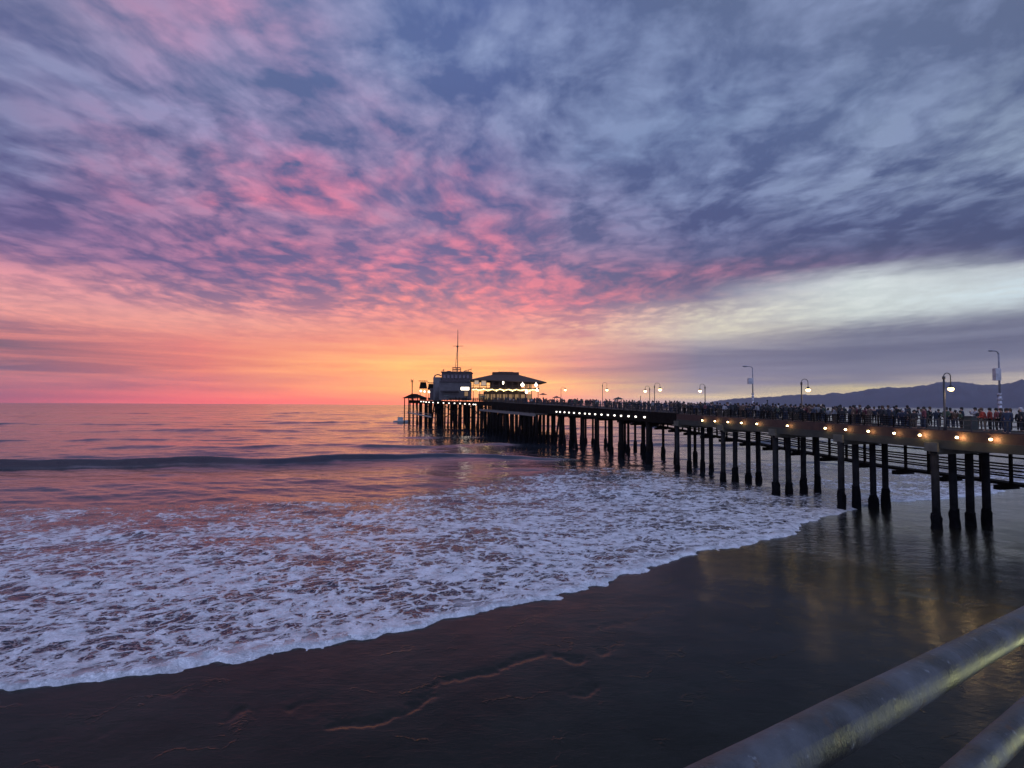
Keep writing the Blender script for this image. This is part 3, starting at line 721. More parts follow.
umbrella(447, 394.6, 212, 3.2, 'open dark umbrella in front of the pale office wall', zd=11.2)
umbrella(483, 395.5, 198, 3.2, 'open dark umbrella before the left corner of the restaurant', zd=11.0)
umbrella(543, 393, 186, 3.0, 'open dark umbrella just under the right end of the restaurant eave', zd=10.8)

# ------------------------------------------------------------------ restaurant
M_rest = mat('brown_boards', (.05, .028, .017), .85, bump=.3, nscale=1)
M_roof = mat('brown_roof', (.04, .02, .014), .85, bump=.3, nscale=1)
M_win = mat('lit_window', (.08, .05, .03), .4, emit=(1, .58, .22), es=.22)
M_win2 = mat('sky_glow_pane', (.55, .45, .35), .15, emit=(1, .68, .4), es=.35)  # emission stands in for sky light in these panes
rs = empty('restaurant_building', (-1.0, 206, 11.0), RZ * .35)
tag(rs, 'two storey brown restaurant with low hipped roof and glowing veranda', 'building')
def rz_(px, py, Y=205): q = at_Y(px, py, Y); return q.x + 1.0, q.z - 11.0
xl, _ = rz_(473, 390); xr, _ = rz_(538, 390); xe, ze = rz_(546.5, 382); xel, zel = rz_(470.5, 379.5)
x1, zr = rz_(494, 371.8); x2, _ = rz_(520, 371.8); _, zr2 = rz_(520, 373.8)
D1 = 14.0
mb = MB(); mb.box(((xl + 3.5 + xr - 3) / 2, 7.5, 2.1), (xr - xl - 8.5, 11, 4.2)); mb.box(((xl + 7 + xr - 6) / 2, 7.5, 6.0), (xr - xl - 13, 10.6, 3.6)); mb.build('wall', M_rest, rs)
mb = MB()
eL, eR, eF, eB = xel, xe, -1.6, D1 + 1.6
vs = [(eL, eF, zel), (eR, eF, ze), (eR, eB, ze), (eL, eB, zel), (x1, 5.0, zr2), (x2, 5.0, zr2), (x2, 9.0, zr2), (x1, 9.0, zr2)]
vs += [(v[0], v[1], v[2] - .35) for v in vs]
mb._a(vs, [(0, 1, 5, 4), (1, 2, 6, 5), (2, 3, 7, 6), (3, 0, 4, 7), (4, 5, 6, 7), (9, 8, 12, 13), (10, 9, 13, 14), (11, 10, 14, 15), (8, 11, 15, 12), (15, 14, 13, 12), (1, 0, 8, 9), (2, 1, 9, 10), (3, 2, 10, 11), (0, 3, 11, 8)])
rf = mb.build('roof', M_roof, rs)
mb = MB(); mb.box(((x1 + x2) / 2, 7, (zr + zr2) / 2), (x2 - x1 + .4, 4.4, zr - zr2 + .5)); mb.box(((x1 + x2) / 2, 7, zr + .3), (x2 - x1 - 4, 3, .3)); mb.build('roof_cap', M_roof, rf)
_, zf = rz_(500, 388.2)
mb = MB(); mb.box(((xl + xr) / 2, 1.0, zf), (xr - xl + 1, 5.0, .35)); mb.box(((xl + xr) / 2, -1.4, zf + .95), (xr - xl + 1, .08, .12)); mb.build('balcony', M_rest, rs)
for i in range(11):
    x = xl + (xr - xl) * i / 10
    mb = MB(); mb.box((x, -1.3, zf / 2 - .2), (.25, .25, zf - .4)); zt = zel + .1 + (ze - zel) * i / 10
    mb.box((x, -1.25, (zf + .2 + zt - .55) / 2), (.22, .22, zt - .75 - zf)); mb.build('post', M_rest, rs)
for (a, b2, y0, y1, m) in [(474.5, 478.5, 379.8, 384, M_win2), (481.5, 486, 380, 385.5, M_win2), (502.6, 504, 381.2, 384, M_lampw), (521, 524.5, 383.5, 386.5, M_win), (526, 528, 384, 387, M_win), (529.5, 531, 384, 387.5, M_win)]:
    X0, Z1 = rz_(a, y0); X1, Z0 = rz_(b2, y1); mb = MB(); mb.box(((X0 + X1) / 2, .85, (Z0 + Z1) / 2), (X1 - X0 + .3, .12, Z1 - Z0 + .3))
    w = mb.build('window', M_rest, rs); mb = MB(); mb.box(((X0 + X1) / 2, .74, (Z0 + Z1) / 2), (X1 - X0, .1, Z1 - Z0)); mb.build('pane', m, w)
for k in range(9):
    x = xl + 3 + k * (xr - xl - 6) / 8; mb = MB(); mb.box((x, 1.9, 2.0), (1.9, .1, 2.2)); w = mb.build('window', M_rest, rs)
    mb = MB(); mb.box((x, 1.83, 2.0), (1.7, .06, 2.0)); mb.build('pane', M_win, w)
st = MB()
rg = random.Random(2)
for k in range(46):
    x = xl + (xr - xl) * k / 45; st.ball((x, -1.75, zf - .75 + .25 * math.sin(k * 1.1) + rg.uniform(-.1, .1)), rg.uniform(.13, .24), 6, 4)
st.tube([(xl, -1.75, zf - .6), (xr, -1.75, zf - .6)], .03, 4)
sl = st.build('string_lights', mat('string_glow', (.8, .7, .4), .5, emit=(1, .78, .34), es=4), None); sl.location = rs.location; sl.rotation_euler = rs.rotation_euler
tag(sl, 'string of bright yellow bulbs across the restaurant veranda', 'string lights')
for x in (-8, -2, 4, 9):
    ld_ = bpy.data.lights.new('veranda_light', 'POINT'); ld_.energy = 90; ld_.color = (1, .7, .3); ld_.shadow_soft_size = .5
    lo = bpy.data.objects.new('veranda_light', ld_); col.objects.link(lo); lo.parent = rs; lo.location = (x, -2.6, zf - .8)
for px, py, r in ((522.5, 385, .62), (536, 385, .55), (526.5, 392, .5), (537, 390, .4)):
    q = at_Y(px, py, 202); mb = MB(); mb.ball((0, 0, 0), r, 10, 8); mb.tube([(0, 0, r * .9), (0, 0, r + .5)], .05, 5)
    o = mb.build('hanging_globe_lamp', M_lampw, smooth=True); o.location = q
    tag(o, {522.5: 'largest white globe lamp under the right half of the restaurant roof', 536: 'white globe lamp at the right corner of the upper veranda', 526.5: 'white globe lamp low on the lower veranda near its right end', 537: 'small white globe lamp at the right end of the string lights'}[px], 'globe lamp', 'globe lamps at the restaurant')

# ------------------------------------------------------------------ tower building with mast
M_tw = mat('pale_stucco', (.075, .066, .07), .8, bump=.1, nscale=.6)
M_tu = mat('dark_upper', (.045, .032, .036), .8)
TY = 226
c = at_Y(456, 400, TY); tb_ = empty('harbour_office', (c.x, c.y, 11.5)); tag(tb_, 'pale two storey harbour office with dark upper floor and rooftop mast', 'building')
def tz(px, py, Y=TY): q = at_Y(px, py, Y); return q.x - c.x, q.z - 11.5
def tbox(parent, name, px0, px1, py0, py1, y0, y1, m):
    X0, Z1 = tz(px0, py0); X1, Z0 = tz(px1, py1); mb = MB(); mb.box(((X0 + X1) / 2, (y0 + y1) / 2, (Z0 + Z1) / 2), (X1 - X0, y1 - y0, Z1 - Z0)); return mb.build(name, m, parent)
tbox(tb_, 'wall', 433.5, 469.5, 381.5, 400, 0, 11, M_tw)
up = tbox(tb_, 'upper_floor', 441.5, 470.5, 372.6, 381.2, .4, 10.5, M_tu)
tbox(tb_, 'roof_slab', 440.8, 471.2, 371.4, 372.5, 0, 11, M_tu)
tbox(tb_, 'ledge', 440, 471.2, 381.1, 382, -.5, 0.38, M_tu)
X0, Z1 = tz(437, 374.3); X1, Z0 = tz(437, 400)
mb = MB(); mb.tube([(X0, 1.5, 0), (X0, 1.5, Z1 - 1.2)], 1.75, 18); mb.build('stair_drum', M_tw, tb_, smooth=True)
mb = MB(); mb.tube([(X0 - 1.6, 1.5, Z1 - 1.6), (X0 - .9, 1.5, Z1 - .3), (X0 + .3, 1.5, Z1), (X0 + 1.6, 1.5, Z1 - .5)], .28, 6); mb.tube([(X0 - 1.6, 1.5, Z1 - 3), (X0 - 1.6, 1.5, Z1 - 1.5)], .2, 6); mb.build('stair_rail', M_tu, tb_)
for k in range(7):
    a = 443 + k * 3.9; w = tbox(tb_, 'window', a, a + 2.9, 374.6, 378.6, .28, .42, M_tu)
    tbox(w, 'pane', a + .35, a + 2.55, 375, 378.2, .2, .29, mat('dusk_glass', (.05, .04, .06), .12))
for a, b2, y0, y1 in ((461, 469, 387.2, 390), (464.5, 468, 391.5, 396)):
    w = tbox(tb_, 'window', a - .4, b2 + .4, y0 - .4, y1 + .4, -.14, .01, M_tu); tbox(w, 'pane', a, b2, y0, y1, -.2, -.13, M_win if y1 > 392 else M_lampw)
for px0, px1, py0, y_ in ((446, 449.5, 370.2, 4), (463, 466.5, 370.3, 6)): tbox(tb_, 'roof_unit', px0, px1, py0, 371.5, y_, y_ + 2, M_tu)
tbox(tb_, 'awning', 441, 459, 390.5, 391.6, -2.2, -.02, M_tu)
tbox(tb_, 'side_shed', 429.5, 433.4, 388, 400, 1, 7, M_tu)
tbox(tb_, 'roof_step', 433.5, 441.3, 379.2, 381.4, 2, 9, M_tu)
# roof rail cage
mb = MB()
for z, in ((367.2,), (369.3,)):
    a, zz = tz(452.2, z); b2, _ = tz(460, z)
    mb.tube([(a, 1, zz), (b2, 1, zz), (b2, 4, zz), (a, 4, zz), (a, 1, zz)], .1, 5)
_, zb0 = tz(452, 371.5); _, zb1 = tz(452, 367.2)
for x in (a, (a + b2) / 2, b2):
    for y in (1, 4): mb.tube([(x, y, zb0), (x, y, zb1)], .1, 5)
mb.build('roof_cage', M_tu, tb_)
xm, zt = tz(457.3, 328.8); _, zc2 = tz(457, 345.4); xc0, _ = tz(452, 345); xc1, _ = tz(463, 345); _, zq = tz(457, 367)
mast = empty('antenna_mast', (c.x, c.y, 11.5)); tag(mast, 'thin antenna mast with crossbar on the roof of the harbour office', 'mast')
mb = MB(); mb.tube([(xm, 2.5, zb0), (xm, 2.5, zc2)], .17, 6); mb.tube([(xm, 2.5, zc2), (xm, 2.5, zt)], [.2, .1], 6); mb.tube([(xm - 1.1, 2.5, zb0), (xm - .15, 2.5, zc2)], .10, 5)
for k in range(7):
    z = zb0 + (zc2 - zb0) * (k + .5) / 7.5; mb.tube([(xm - 1.1 + .13 * k, 2.5, z), (xm, 2.5, z + 1.0)], .04, 4)
mb.build('mast_pole', M_iron, mast)
mb = MB(); mb.tube([(xc0, 2.5, zc2), (xc1, 2.5, zc2)], .09, 5); mb.ball((xm - .1, 2.5, zc2 - .2), .45, 8, 6); mb.build('crossbar', M_iron, mast)
mb = MB(); xa, za = tz(468, 369.3); 
mb.tube([(xa, 3, zb0), (xa, 3, za)], .1, 5); mb.tube([(xa - 2, 3, za - .6), (xa + 1.2, 3, za + .3)], .12, 5); mb.tube([(xa + 1.2, 3, za + .6), (xa + 1, 3, za - .6)], .1, 5)
o = mb.build('roof_aerial', M_iron); o.location = (c.x, c.y, 11.5); tag(o, 'small branching aerial on the right end of the harbour office roof', 'aerial')
mb = MB(); xa, za = tz(442.5, 369.6)
mb.tube([(xa, 3, zb0), (xa, 3, za)], .1, 5); mb.ball((xa, 3, za), .3, 6, 5); mb.tube([(xa - .7, 3, za - .2), (xa + .8, 3, za + .1)], .07, 5)
o = mb.build('roof_aerial', M_iron); o.location = (c.x, c.y, 11.5); tag(o, 'small round topped aerial on the left end of the harbour office roof', 'aerial')
# seaward tip: shelters and lamps
def kiosk(px, Y, w, pyt, pyb, label):
    t = at_Y(px, pyt, Y); b2 = at_Y(px, pyb, Y); zd = Ze(t.x, t.y); o = empty('kiosk', (t.x, t.y, zd)); tag(o, label, 'kiosk')
    H = t.z - zd
    mb = MB(); mb.box((0, 0, H * .78), (w, w * .8, H * .34), taper=.72); mb.build('upper_box', M_wood, o)
    mb = MB(); mb.box((0, 0, H + .08), (w * 1.2, w, .22)); mb.build('roof', M_wood, o)
    for sx in (-1, 1): 
        mb = MB(); mb.box((sx * w * .42, 0, H * .28), (.2, .2, H * .57)); mb.build('post', M_wood, o)
    mb = MB(); mb.box((0, 0, .55), (w * .8, w * .5, 1.1)); mb.build('counter', M_wood, o)
    mb = MB(); mb.ball((-w * .25, -w * .45, H * .48), .42, 8, 6); mb.ball((w * .28, -w * .45, H * .45), .34, 8, 6); mb.build('bulbs', M_lampw, o, smooth=True)
kiosk(423.3, 246, 3.2, 381.2, 392, 'dark square kiosk with white bulbs near the seaward tip')
kiosk(431, 238, 2.6, 383, 392, 'smaller dark kiosk with white bulbs beside the harbour office')
q = at_Y(412.2, 380, 254); zd = Ze(q.x, q.y); o = empty('palm_tree', (q.x, q.y, zd)); tag(o, 'lone small palm standing at the seaward tip of the pier', 'palm tree')
mb = MB(); H = q.z - zd; mb.tube([(0, 0, 0), (.05, 0, H * .5), (0, 0, H - .6)], [.28, .2, .24], 8); mb.build('trunk', M_wood, o, smooth=True)
mb = MB(); rg = random.Random(4)
for k in range(34):
    a = rg.uniform(0, 6.28); L = rg.uniform(.8, 1.3); e = rg.uniform(-.7, 1.2)
    p0 = Vector((0, 0, H - .6)); p1 = p0 + Vector((math.cos(a) * L * .6, math.sin(a) * L * .6, L * .5 * e + .25)); p2 = p1 + Vector((math.cos(a) * L * .4, math.sin(a) * L * .4, -.35))
    w = Vector((-math.sin(a), math.cos(a), 0)) * .09
    mb._a([p0 - w * .5, p0 + w * .5, p1 + w, p1 - w, p2], [(0, 1, 2, 3), (3, 2, 4)])
mb.build('crown', mat('palm_leaf', (.03, .04, .02), .8), o)
o = empty('tip_shelter', (0, 0, 0)); tag(o, 'low pointed shelter roof at the far left tip of the pier', 'shelter')
t0, t1 = at_Y(401.6, 398.3, 262), at_Y(419, 397.6, 246); tt0 = at_Y(408, 393.5, 257); tt1 = at_Y(413, 393.8, 252)
mb = MB(); d = Vector((3, 4, 0)); mb._a([t0, t1, t1 + d, t0 + d, tt0 + d * .5, tt1 + d * .5], [(0, 1, 5, 4), (1, 2, 5), (2, 3, 4, 5), (3, 0, 4), (3, 2, 1, 0)]); mb.build('roof', M_wood, o)
mb = MB()
for k in (.1, .35, .6, .85):
    p0 = t0.lerp(t1, k) + Vector((.5, .7, 0)); mb.tube([(p0.x, p0.y, -1), (p0.x, p0.y, p0.z)], .25, 7)
mb.build('posts', M_wood, o)

# ------------------------------------------------------------------ boat
q = at_z(401, 423.2, 0); bo = empty('motor_boat', (q.x, q.y, 0), .15); bo.scale = (1.2, 1.3, 1.35); tag(bo, 'small pale grey motor boat moored at the seaward tip of the pier', 'boat')
mb = MB(); secs = []
for k in range(9):
    u = k / 8; w = 1.15 * math.sin(min(1, (1 - u) * 1.9 + .12) * math.pi / 2); x = -3.3 + 6.8 * u; sh = .95 + .35 * u ** 2
    secs.append([(x, -w, sh), (x, -w * .8, .1), (x, 0, -.35), (x, w * .8, .1), (x, w, sh)])
vs = [v for s_ in secs for v in s_]; fs = []
for k in range(8):
    for j in range(4): fs.append((k * 5 + j, k * 5 + j + 1, k * 5 + j + 6, k * 5 + j + 5))
    fs.append((k * 5 + 4, k * 5, k * 5 + 5, k * 5 + 9))
fs += [(0, 1, 2, 3, 4), (44, 43, 42, 41, 40)]
mb._a(vs, fs); mb.build('hull', mat('boat_paint', (.32, .34, .34), .5), bo)
mb = MB(); mb.box((-.3, 0, 1.65), (2.4, 1.6, 1.2), taper=.85); mb.box((-.4, 0, 2.32), (2.8, 1.8, .12)); mb.build('cabin', MATS['boat_paint'], bo)
mb = MB(); mb.box((.75, 0, 1.75), (.3, 1.3, .5)); mb.build('windscreen', mat('dusk_glass', (.05, .04, .06), .12), bo)
mb = MB(); mb.tube([(-1, 0, 2.3), (-1, 0, 3.6)], .05, 5); mb.build('mast', M_iron, bo)

# ------------------------------------------------------------------ bin
sB = s_of_px(971); bp_ = at_Y(971, 431, 46.5); bo = empty('litter_bin', (bp_.x, bp_.y, Zd(1)), RZ); tag(bo, 'dark square litter bin on the pier between the lamp post and the red jackets', 'litter bin')
mb = MB(); mb.box((0, 0, .52), (.80, .6, 1.04)); mb.build('bin_body', mat('bin_green', (.03, .035, .03), .7), bo)
mb = MB(); mb.box((0, 0, 1.09), (.88, .68, .10)); mb.build('lid', M_iron, bo)

# ------------------------------------------------------------------ people
def skin_mesh(name, verts, edges, radii, mt, sub=1):
    me = bpy.data.meshes.new(name); me.from_pydata(verts, edges, [])
    o = bpy.data.objects.new(name, me); col.objects.link(o)
    bm = bmesh.new(); bm.from_mesh(me); L = bm.verts.layers.skin.verify(); bm.verts.ensure_lookup_table()
    for i, v in enumerate(bm.verts):
        r = radii[i]; v[L].radius = (r, r) if not isinstance(r, tuple) else r; v[L].use_root = (i == 0)
    bm.to_mesh(me); bm.free()
    sk = o.modifiers.new('s', 'SKIN'); sk.use_smooth_shade = True
    sb = o.modifiers.new('u', 'SUBSURF'); sb.levels = sub; sb.render_levels = sub
    dg = bpy.context.evaluated_depsgraph_get(); dg.update()
    nm = bpy.data.meshes.new_from_object(o.evaluated_get(dg)); nm.name = name
    bpy.data.objects.remove(o); nm.materials.clear(); nm.materials.append(mt)
    nm.polygons.foreach_set('use_smooth', [True] * len(nm.polygons))
    return nm
POSES = {
 'arms down': dict(hl=(-.24, -.03, .80), el=(-.25, .03, 1.10), hr=(.24, -.03, .80), er=(.25, .03, 1.10), step=.0),
 'phone raised': dict(hl=(-.10, .34, 1.52), el=(-.24, .22, 1.22), hr=(.10, .34, 1.52), er=(.24, .22, 1.22), step=.05),
 'leaning forward': dict(hl=(-.17, .45, 1.06), el=(-.24, .22, 1.08), hr=(.17, .45, 1.06), er=(.24, .22, 1.08), step=.04, lean=.16),
 'hand on hip': dict(hl=(-.19, .06, .98), el=(-.38, .0, 1.14), hr=(.23, .0, .80), er=(.25, .03, 1.10), step=.03),
 'arm raised': dict(hl=(-.24, .0, .80), el=(-.25, .03, 1.10), hr=(.26, .30, 1.66), er=(.30, .14, 1.36), step=.02),
}
def body_graph(p):
    ln = p.get('lean', 0)
    V = [(0, 0, .95), (0, ln * .4, 1.18), (0, ln * .9, 1.40), (0, ln * 1.05, 1.50), (0, ln * 1.2 + .02, 1.58), (0, ln * 1.25 + .03, 1.69),
         (-.19, ln * .9, 1.42), p['el'], p['hl'], (.19, ln * .9, 1.42), p['er'], p['hr'],
         (-.10, 0, .88), (-.11, .02 + p['step'], .48), (-.12, -.01 + p['step'], .09), (-.12, .13 + p['step'], .03),
         (.10, 0, .88), (.11, .02 - p['step'], .48), (.12, -.01 - p['step'], .09), (.12, .13 - p['step'], .03)]
    E_ = [(0, 1), (1, 2), (2, 3), (3, 4), (4, 5), (2, 6), (6, 7), (7, 8), (2, 9), (9, 10), (10, 11), (0, 12), (12, 13), (13, 14), (14, 15), (0, 16), (16, 17), (17, 18), (18, 19)]
    Rr = [.13, .125, .14, .055, .085, .09, .065, .047, .032, .065, .047, .032, .09, .062, .042, .035, .09, .062, .042, .035]
    return V, E_, Rr
SKIN = mat('skin_tone', (.30, .17, .12), .6)
JK = {'black': (.012, .012, .014), 'dark blue': (.015, .02, .038), 'red': (.20, .025, .015), 'grey': (.14, .14, .15), 'brown': (.07, .04, .025), 'pale': (.24, .23, .25), 'maroon': (.09, .02, .03), 'green': (.03, .05, .03)}
TR = {'black': (.012, .012, .014), 'blue denim': (.018, .025, .045), 'tan': (.07, .055, .04)}
HR = {'dark haired': (.01, .008, .007), 'brown haired': (.05, .03, .018), 'pale capped': (.35, .34, .33)}
JM = {k: mat('cloth_' + k.replace(' ', '_'), v, .85) for k, v in JK.items()}
TM = {k: mat('trouser_' + k.replace(' ', '_'), v, .85) for k, v in TR.items()}
HM = {k: mat('hair_' + k.replace(' ', '_'), v, .8) for k, v in HR.items()}
PM = {}
for pn, p in POSES.items():
    V, E_, Rr = body_graph(p); mm_ = {}
    mm_['body'] = skin_mesh('body', V, E_, Rr, SKIN)
    ji = [1, 0, 2, 3, 6, 7, 9, 10]; jv = [V[i] for i in ji] + [tuple(V[7][k] + (V[8][k] - V[7][k]) * .82 for k in range(3)), tuple(V[10][k] + (V[11][k] - V[10][k]) * .82 for k in range(3))]
    mm_['jacket'] = skin_mesh('jacket', jv, [(0, 1), (0, 2), (2, 3), (2, 4), (4, 5), (5, 8), (2, 6), (6, 7), (7, 9)], [.165, .17, .18, .07, .09, .068, .115 * .8, .068, .05, .05], JM['black'])
    mm_['trousers'] = skin_mesh('trousers', [V[0], V[12], V[13], V[14], V[16], V[17], V[18]], [(0, 1), (1, 2), (2, 3), (0, 4), (4, 5), (5, 6)], [.145, .11, .08, .062, .11, .08, .062], TM['black'])
    hd = V[5]; h = MB(); h.ball((hd[0], hd[1] - .02, hd[2] + .015), .118, 10, 7, (1, 1.05, 1.05)); 
    h.ball((hd[0], hd[1] - .07, hd[2] - .07), .085, 8, 6, (1, .8, 1.3)); ho = h.build('hair', HM['dark haired'], smooth=True); mm_['hair'] = ho.data; bpy.data.objects.remove(ho)
    # one light mesh for people too far away to show parts
    bm = bmesh.new()
    for k, idx in (('body', 0), ('jacket', 1), ('trousers', 2), ('hair', 3)):
        n0 = len(bm.faces); bm.from_mesh(mm_[k]); bm.faces.ensure_lookup_table()
        for f in list(bm.faces)[n0:]: f.material_index = idx
    fm_ = bpy.data.meshes.new('person'); bm.to_mesh(fm_); bm.free()
    for q in (SKIN, JM['black'], TM['black'], HM['dark haired']): fm_.materials.append(q)
    mm_['far'] = fm_; PM[pn] = mm_
def objmat(o, m_, slot=0):
    while len(o.material_slots) <= slot: o.data.materials.append(m_)
    o.material_slots[slot].link = 'OBJECT'; o.material_slots[slot].material = m_
prng = random.Random(77); used = set()
LM = [(1100, 'at the right end of the crowd'), (1000, 'right of the white based pole'), (978, 'before the white based pole'), (944, 'right of orange globe lamp'), (905, 'left of orange globe lamp'), (860, 'between right globe lamps'), (803, 'right of the hill lamp post'), (768, 'left of the hill lamp post'), (753, 'right of the box pole'), (706, 'left of the box pole'), (655, 'right of the close lamp pair'), (641, 'under the close lamp pair'), (619, 'right of the open umbrella'), (603, 'under the open umbrella'), (562, 'left of the thin lamp'), (470, 'below the restaurant'), (0, 'below the pale office')]
def where(px):
    for x, t in LM:
        if px >= x: return t
def person(s, t, pose=None, jk=None, tr=None, hr=None, ang=None, near=True, scale=None, z=None, pos=None):
    P0 = N(s, t) if pos is None else pos; zd = Zd(s) + .002 if z is None else z
    px = 512 + F * P0.x / P0.y; w = where(px)
    for _ in range(60):
        a = (pose or prng.choice(list(PM)), jk or prng.choices(list(JK), (9, 4, .25, 1.5, 2, .5, 1, 1.5))[0], tr or prng.choice(list(TR)), hr or prng.choices(list(HR), (5, 3, .6))[0])
        if (w, a) not in used: break
    used.add((w, a)); pose, jk, tr, hr = a
    o = empty('person', (P0.x, P0.y, zd), ang if ang is not None else prng.uniform(-math.pi, math.pi)) if near else bpy.data.objects.new('person', PM[pose]['far'])
    if not near:
        col.objects.link(o); o.location = (P0.x, P0.y, zd); o.rotation_euler = (0, 0, ang if ang is not None else prng.uniform(-3.1, 3.1))
        objmat(o, SKIN, 0); objmat(o, JM[jk], 1); objmat(o, TM[tr], 2); objmat(o, HM[hr], 3)
    else:
        for k, m_ in (('body', SKIN), ('jacket', JM[jk]), ('trousers', TM[tr]), ('hair', HM[hr])):
            c_ = bpy.data.objects.new(k, PM[pose][k]); col.objects.link(c_); c_.parent = o; objmat(c_, m_)
    sc = scale or prng.uniform(.84, 1.08); o.scale = (sc * 1.04, sc * 1.04, sc)
    lab = f"{hr}, {jk} jacket, {tr} trousers, {pose}, {w}"
    if len(lab.replace(',', '').split()) > 15: lab = lab.replace(' trousers', '').replace('dark blue', 'navy')
    tag(o, lab, 'person', 'people crowding the pier'); 0 and tag(o, f"{hr}, {jk} jacket, {tr} trousers, {pose}, {w}", 'person', 'people crowding the pier')
    return o
FACE = math.atan2(.2741, .9617)     # faces seaward / west
def crowd(pxa, pxb, n, near, tmin, tmax, gapx=()):
    pts = []
    tries = 0
    sa, sb = s_of_px(pxb), s_of_px(pxa)
    while len(pts) < n and tries < n * 60:
        tries += 1; s = prng.uniform(sa, sb); t = prng.choice((prng.uniform(tmin, tmin + 1.0), prng.uniform(tmin, tmax), prng.uniform(tmax - 1.0, tmax)))
        P0 = N(s, t); px = 512 + F * P0.x / P0.y
        if any(a < px < b2 for a, b2 in gapx): continue
        if all((s - u) ** 2 + (t - v) ** 2 > .17 for u, v in pts):
            pts.append((s, t)); 
            person(s, t, near=near, ang=prng.choice((.6, .9, 1.2, 1.6, -.3, 2.4, prng.uniform(-3, 3))))
crowd(905, 1045, 22, True, 5.4, 6.7, ((961, 978), (981, 1000)))
crowd(905, 1040, 6, True, 1.2, 4.0, ((934, 1000),))
for px, jk, tt_, pz in ((984.5, 'red', 3.6, 'leaning forward'), (989.5, 'red', 4.4, 'arms down'), (996, 'maroon', 3.8, 'hand on hip'), (975, 'pale', 6.2, 'phone raised'), (961.5, 'dark blue', 6.0, 'hand on hip'), (1004, 'black', 3.4, 'leaning forward'), (882, 'pale', 4.2, 'arms down')):
    r = (px - 512) / F; s = 0.0
    for _ in range(8): q = N(s, tt_); s += (q.x - r * q.y) / (.2741 + r * .9617)
    person(s, tt_, pose=pz, jk=jk, ang=1.2, scale=1.04)
crowd(760, 905, 78, True, .9, 6.7)
crowd(672, 760, 56, True, .9, 6.7)
crowd(600, 672, 50, False, .9, 8.0)
crowd(548, 600, 30, False, .9, 8.0)
crowd(492, 548, 26, False, .9, 8.0)
E2 = edge_pts(60)
for k in range(16):
    x, y = E2[2 + int(k * 3.1)]; x += prng.uniform(1, 4); y += prng.uniform(.8, 2)
    person(0, 0, near=False, pos=Vector((x, y, 0)), z=Ze(x, y) + .01)

# beyond the 300 shown largest: the packed mass of the crowd farther out, as one object
lo = []
for pn in list(POSES)[:4]:
    V, E_, Rr = body_graph(POSES[pn]); R2 = [r * (1.15 if i < 3 or i > 10 else 1.0) for i, r in enumerate(Rr)]
    me = skin_mesh('crowd_body', V, E_, R2, JM['black'], 1)
    c_ = np.zeros(len(me.vertices) * 3); me.vertices.foreach_get('co', c_); lo.append((c_.reshape(-1, 3), [tuple(p.vertices) for p in me.polygons])); bpy.data.meshes.remove(me)
VV = []; FF = []; MI = []; base = 0
for k in range(250):
    s = prng.uniform(s_of_px(735), 150) if k % 3 else prng.uniform(s_of_px(900), s_of_px(640)); wd = 6.4 if s < S_END1 else 12.2
    t = prng.uniform(2.0, wd); P0 = N(s, t); a = prng.uniform(-3, 3); sc = prng.uniform(.80, 1.08); c_, f_ = lo[k % 4]
    ca, sa = math.cos(a), math.sin(a)
    VV.append(np.stack([(c_[:, 0] * ca - c_[:, 1] * sa) * sc + P0.x, (c_[:, 0] * sa + c_[:, 1] * ca) * sc + P0.y, c_[:, 2] * sc + Zd(s)], 1))
    FF += [tuple(i + base for i in f) for f in f_]; MI += [k % 5] * len(f_); base += len(c_)
for k in range(70):
    x, y = edge_pts(100)[int(prng.uniform(0, 78))]; dd = prng.uniform(.6, 5); x += dd * .8; y += dd * .6; a = prng.uniform(-3, 3); sc = prng.uniform(.9, 1.08); c_, f_ = lo[k % 4]
    if k % 2: x, y = prng.uniform(-7, 12), prng.uniform(191, 200)
    VV.append(np.stack([(c_[:, 0] * math.cos(a) - c_[:, 1] * math.sin(a)) * sc + x, (c_[:, 0] * math.sin(a) + c_[:, 1] * math.cos(a)) * sc + y, c_[:, 2] * sc + Ze(x, y)], 1))
    FF += [tuple(i + base for i in f) for f in f_]; MI += [k % 5] * len(f_); base += len(c_)
me = bpy.data.meshes.new('crowd'); me.from_pydata(np.concatenate(VV).tolist(), [], FF)
for q in ('black', 'dark blue', 'black', 'brown', 'black'): me.materials.append(JM[q])
me.polygons.foreach_set('material_index', MI); me.polygons.foreach_set('use_smooth', [True] * len(FF))
o = bpy.data.objects.new('crowd', me); col.objects.link(o); tag(o, 'dark packed mass of people filling the pier deck behind the front rows', kind='stuff')

# ------------------------------------------------------------------ railing beside the viewer
def pole_dir(): 
    d = ray(1263, 492); return Vector(d).normalized()
RD = pole_dir()
M_rail = bpy.data.materials.new('weathered_pipe_paint'); M_rail.use_nodes = True; T = NT(M_rail.node_tree); b = T.n['Principled BSDF']
pp = T.add('ShaderNodeTexCoord').outputs['Object']
n1 = T.noise(pp, 9, 6, .65); n2 = T.noise(pp, 70, 6, .75); n3 = T.noise(T.vm('ADD', pp, (3, 1, 7)), 4.5, 5, .6)
cc = T.mix(T.mr(n1, .38, .62), (.010, .012, .014, 1), (.075, .08, .088, 1))
cc = T.mix(T.mr(n3, .56, .64), cc, (.035, .035, .04, 1)); cc = T.mix(T.mr(T.noise(pp, 22, 6, .7), .58, .66), cc, (.06, .035, .022, 1)); cc = T.mix(T.mr(n2, .60, .72), cc, (.22, .23, .24, 1))
T.l.new(cc, b.inputs['Base Color']); T.l.new(T.mr(n1, .3, .7, .35, .6), b.inputs['Roughness']); b.inputs['Metallic'].default_value = 0; b.inputs['Specular IOR Level'].default_value = .4
bpn = T.add('ShaderNodeBump'); bpn.inputs['Distance'].default_value = .0022; bpn.inputs['Strength'].default_value = 1.0
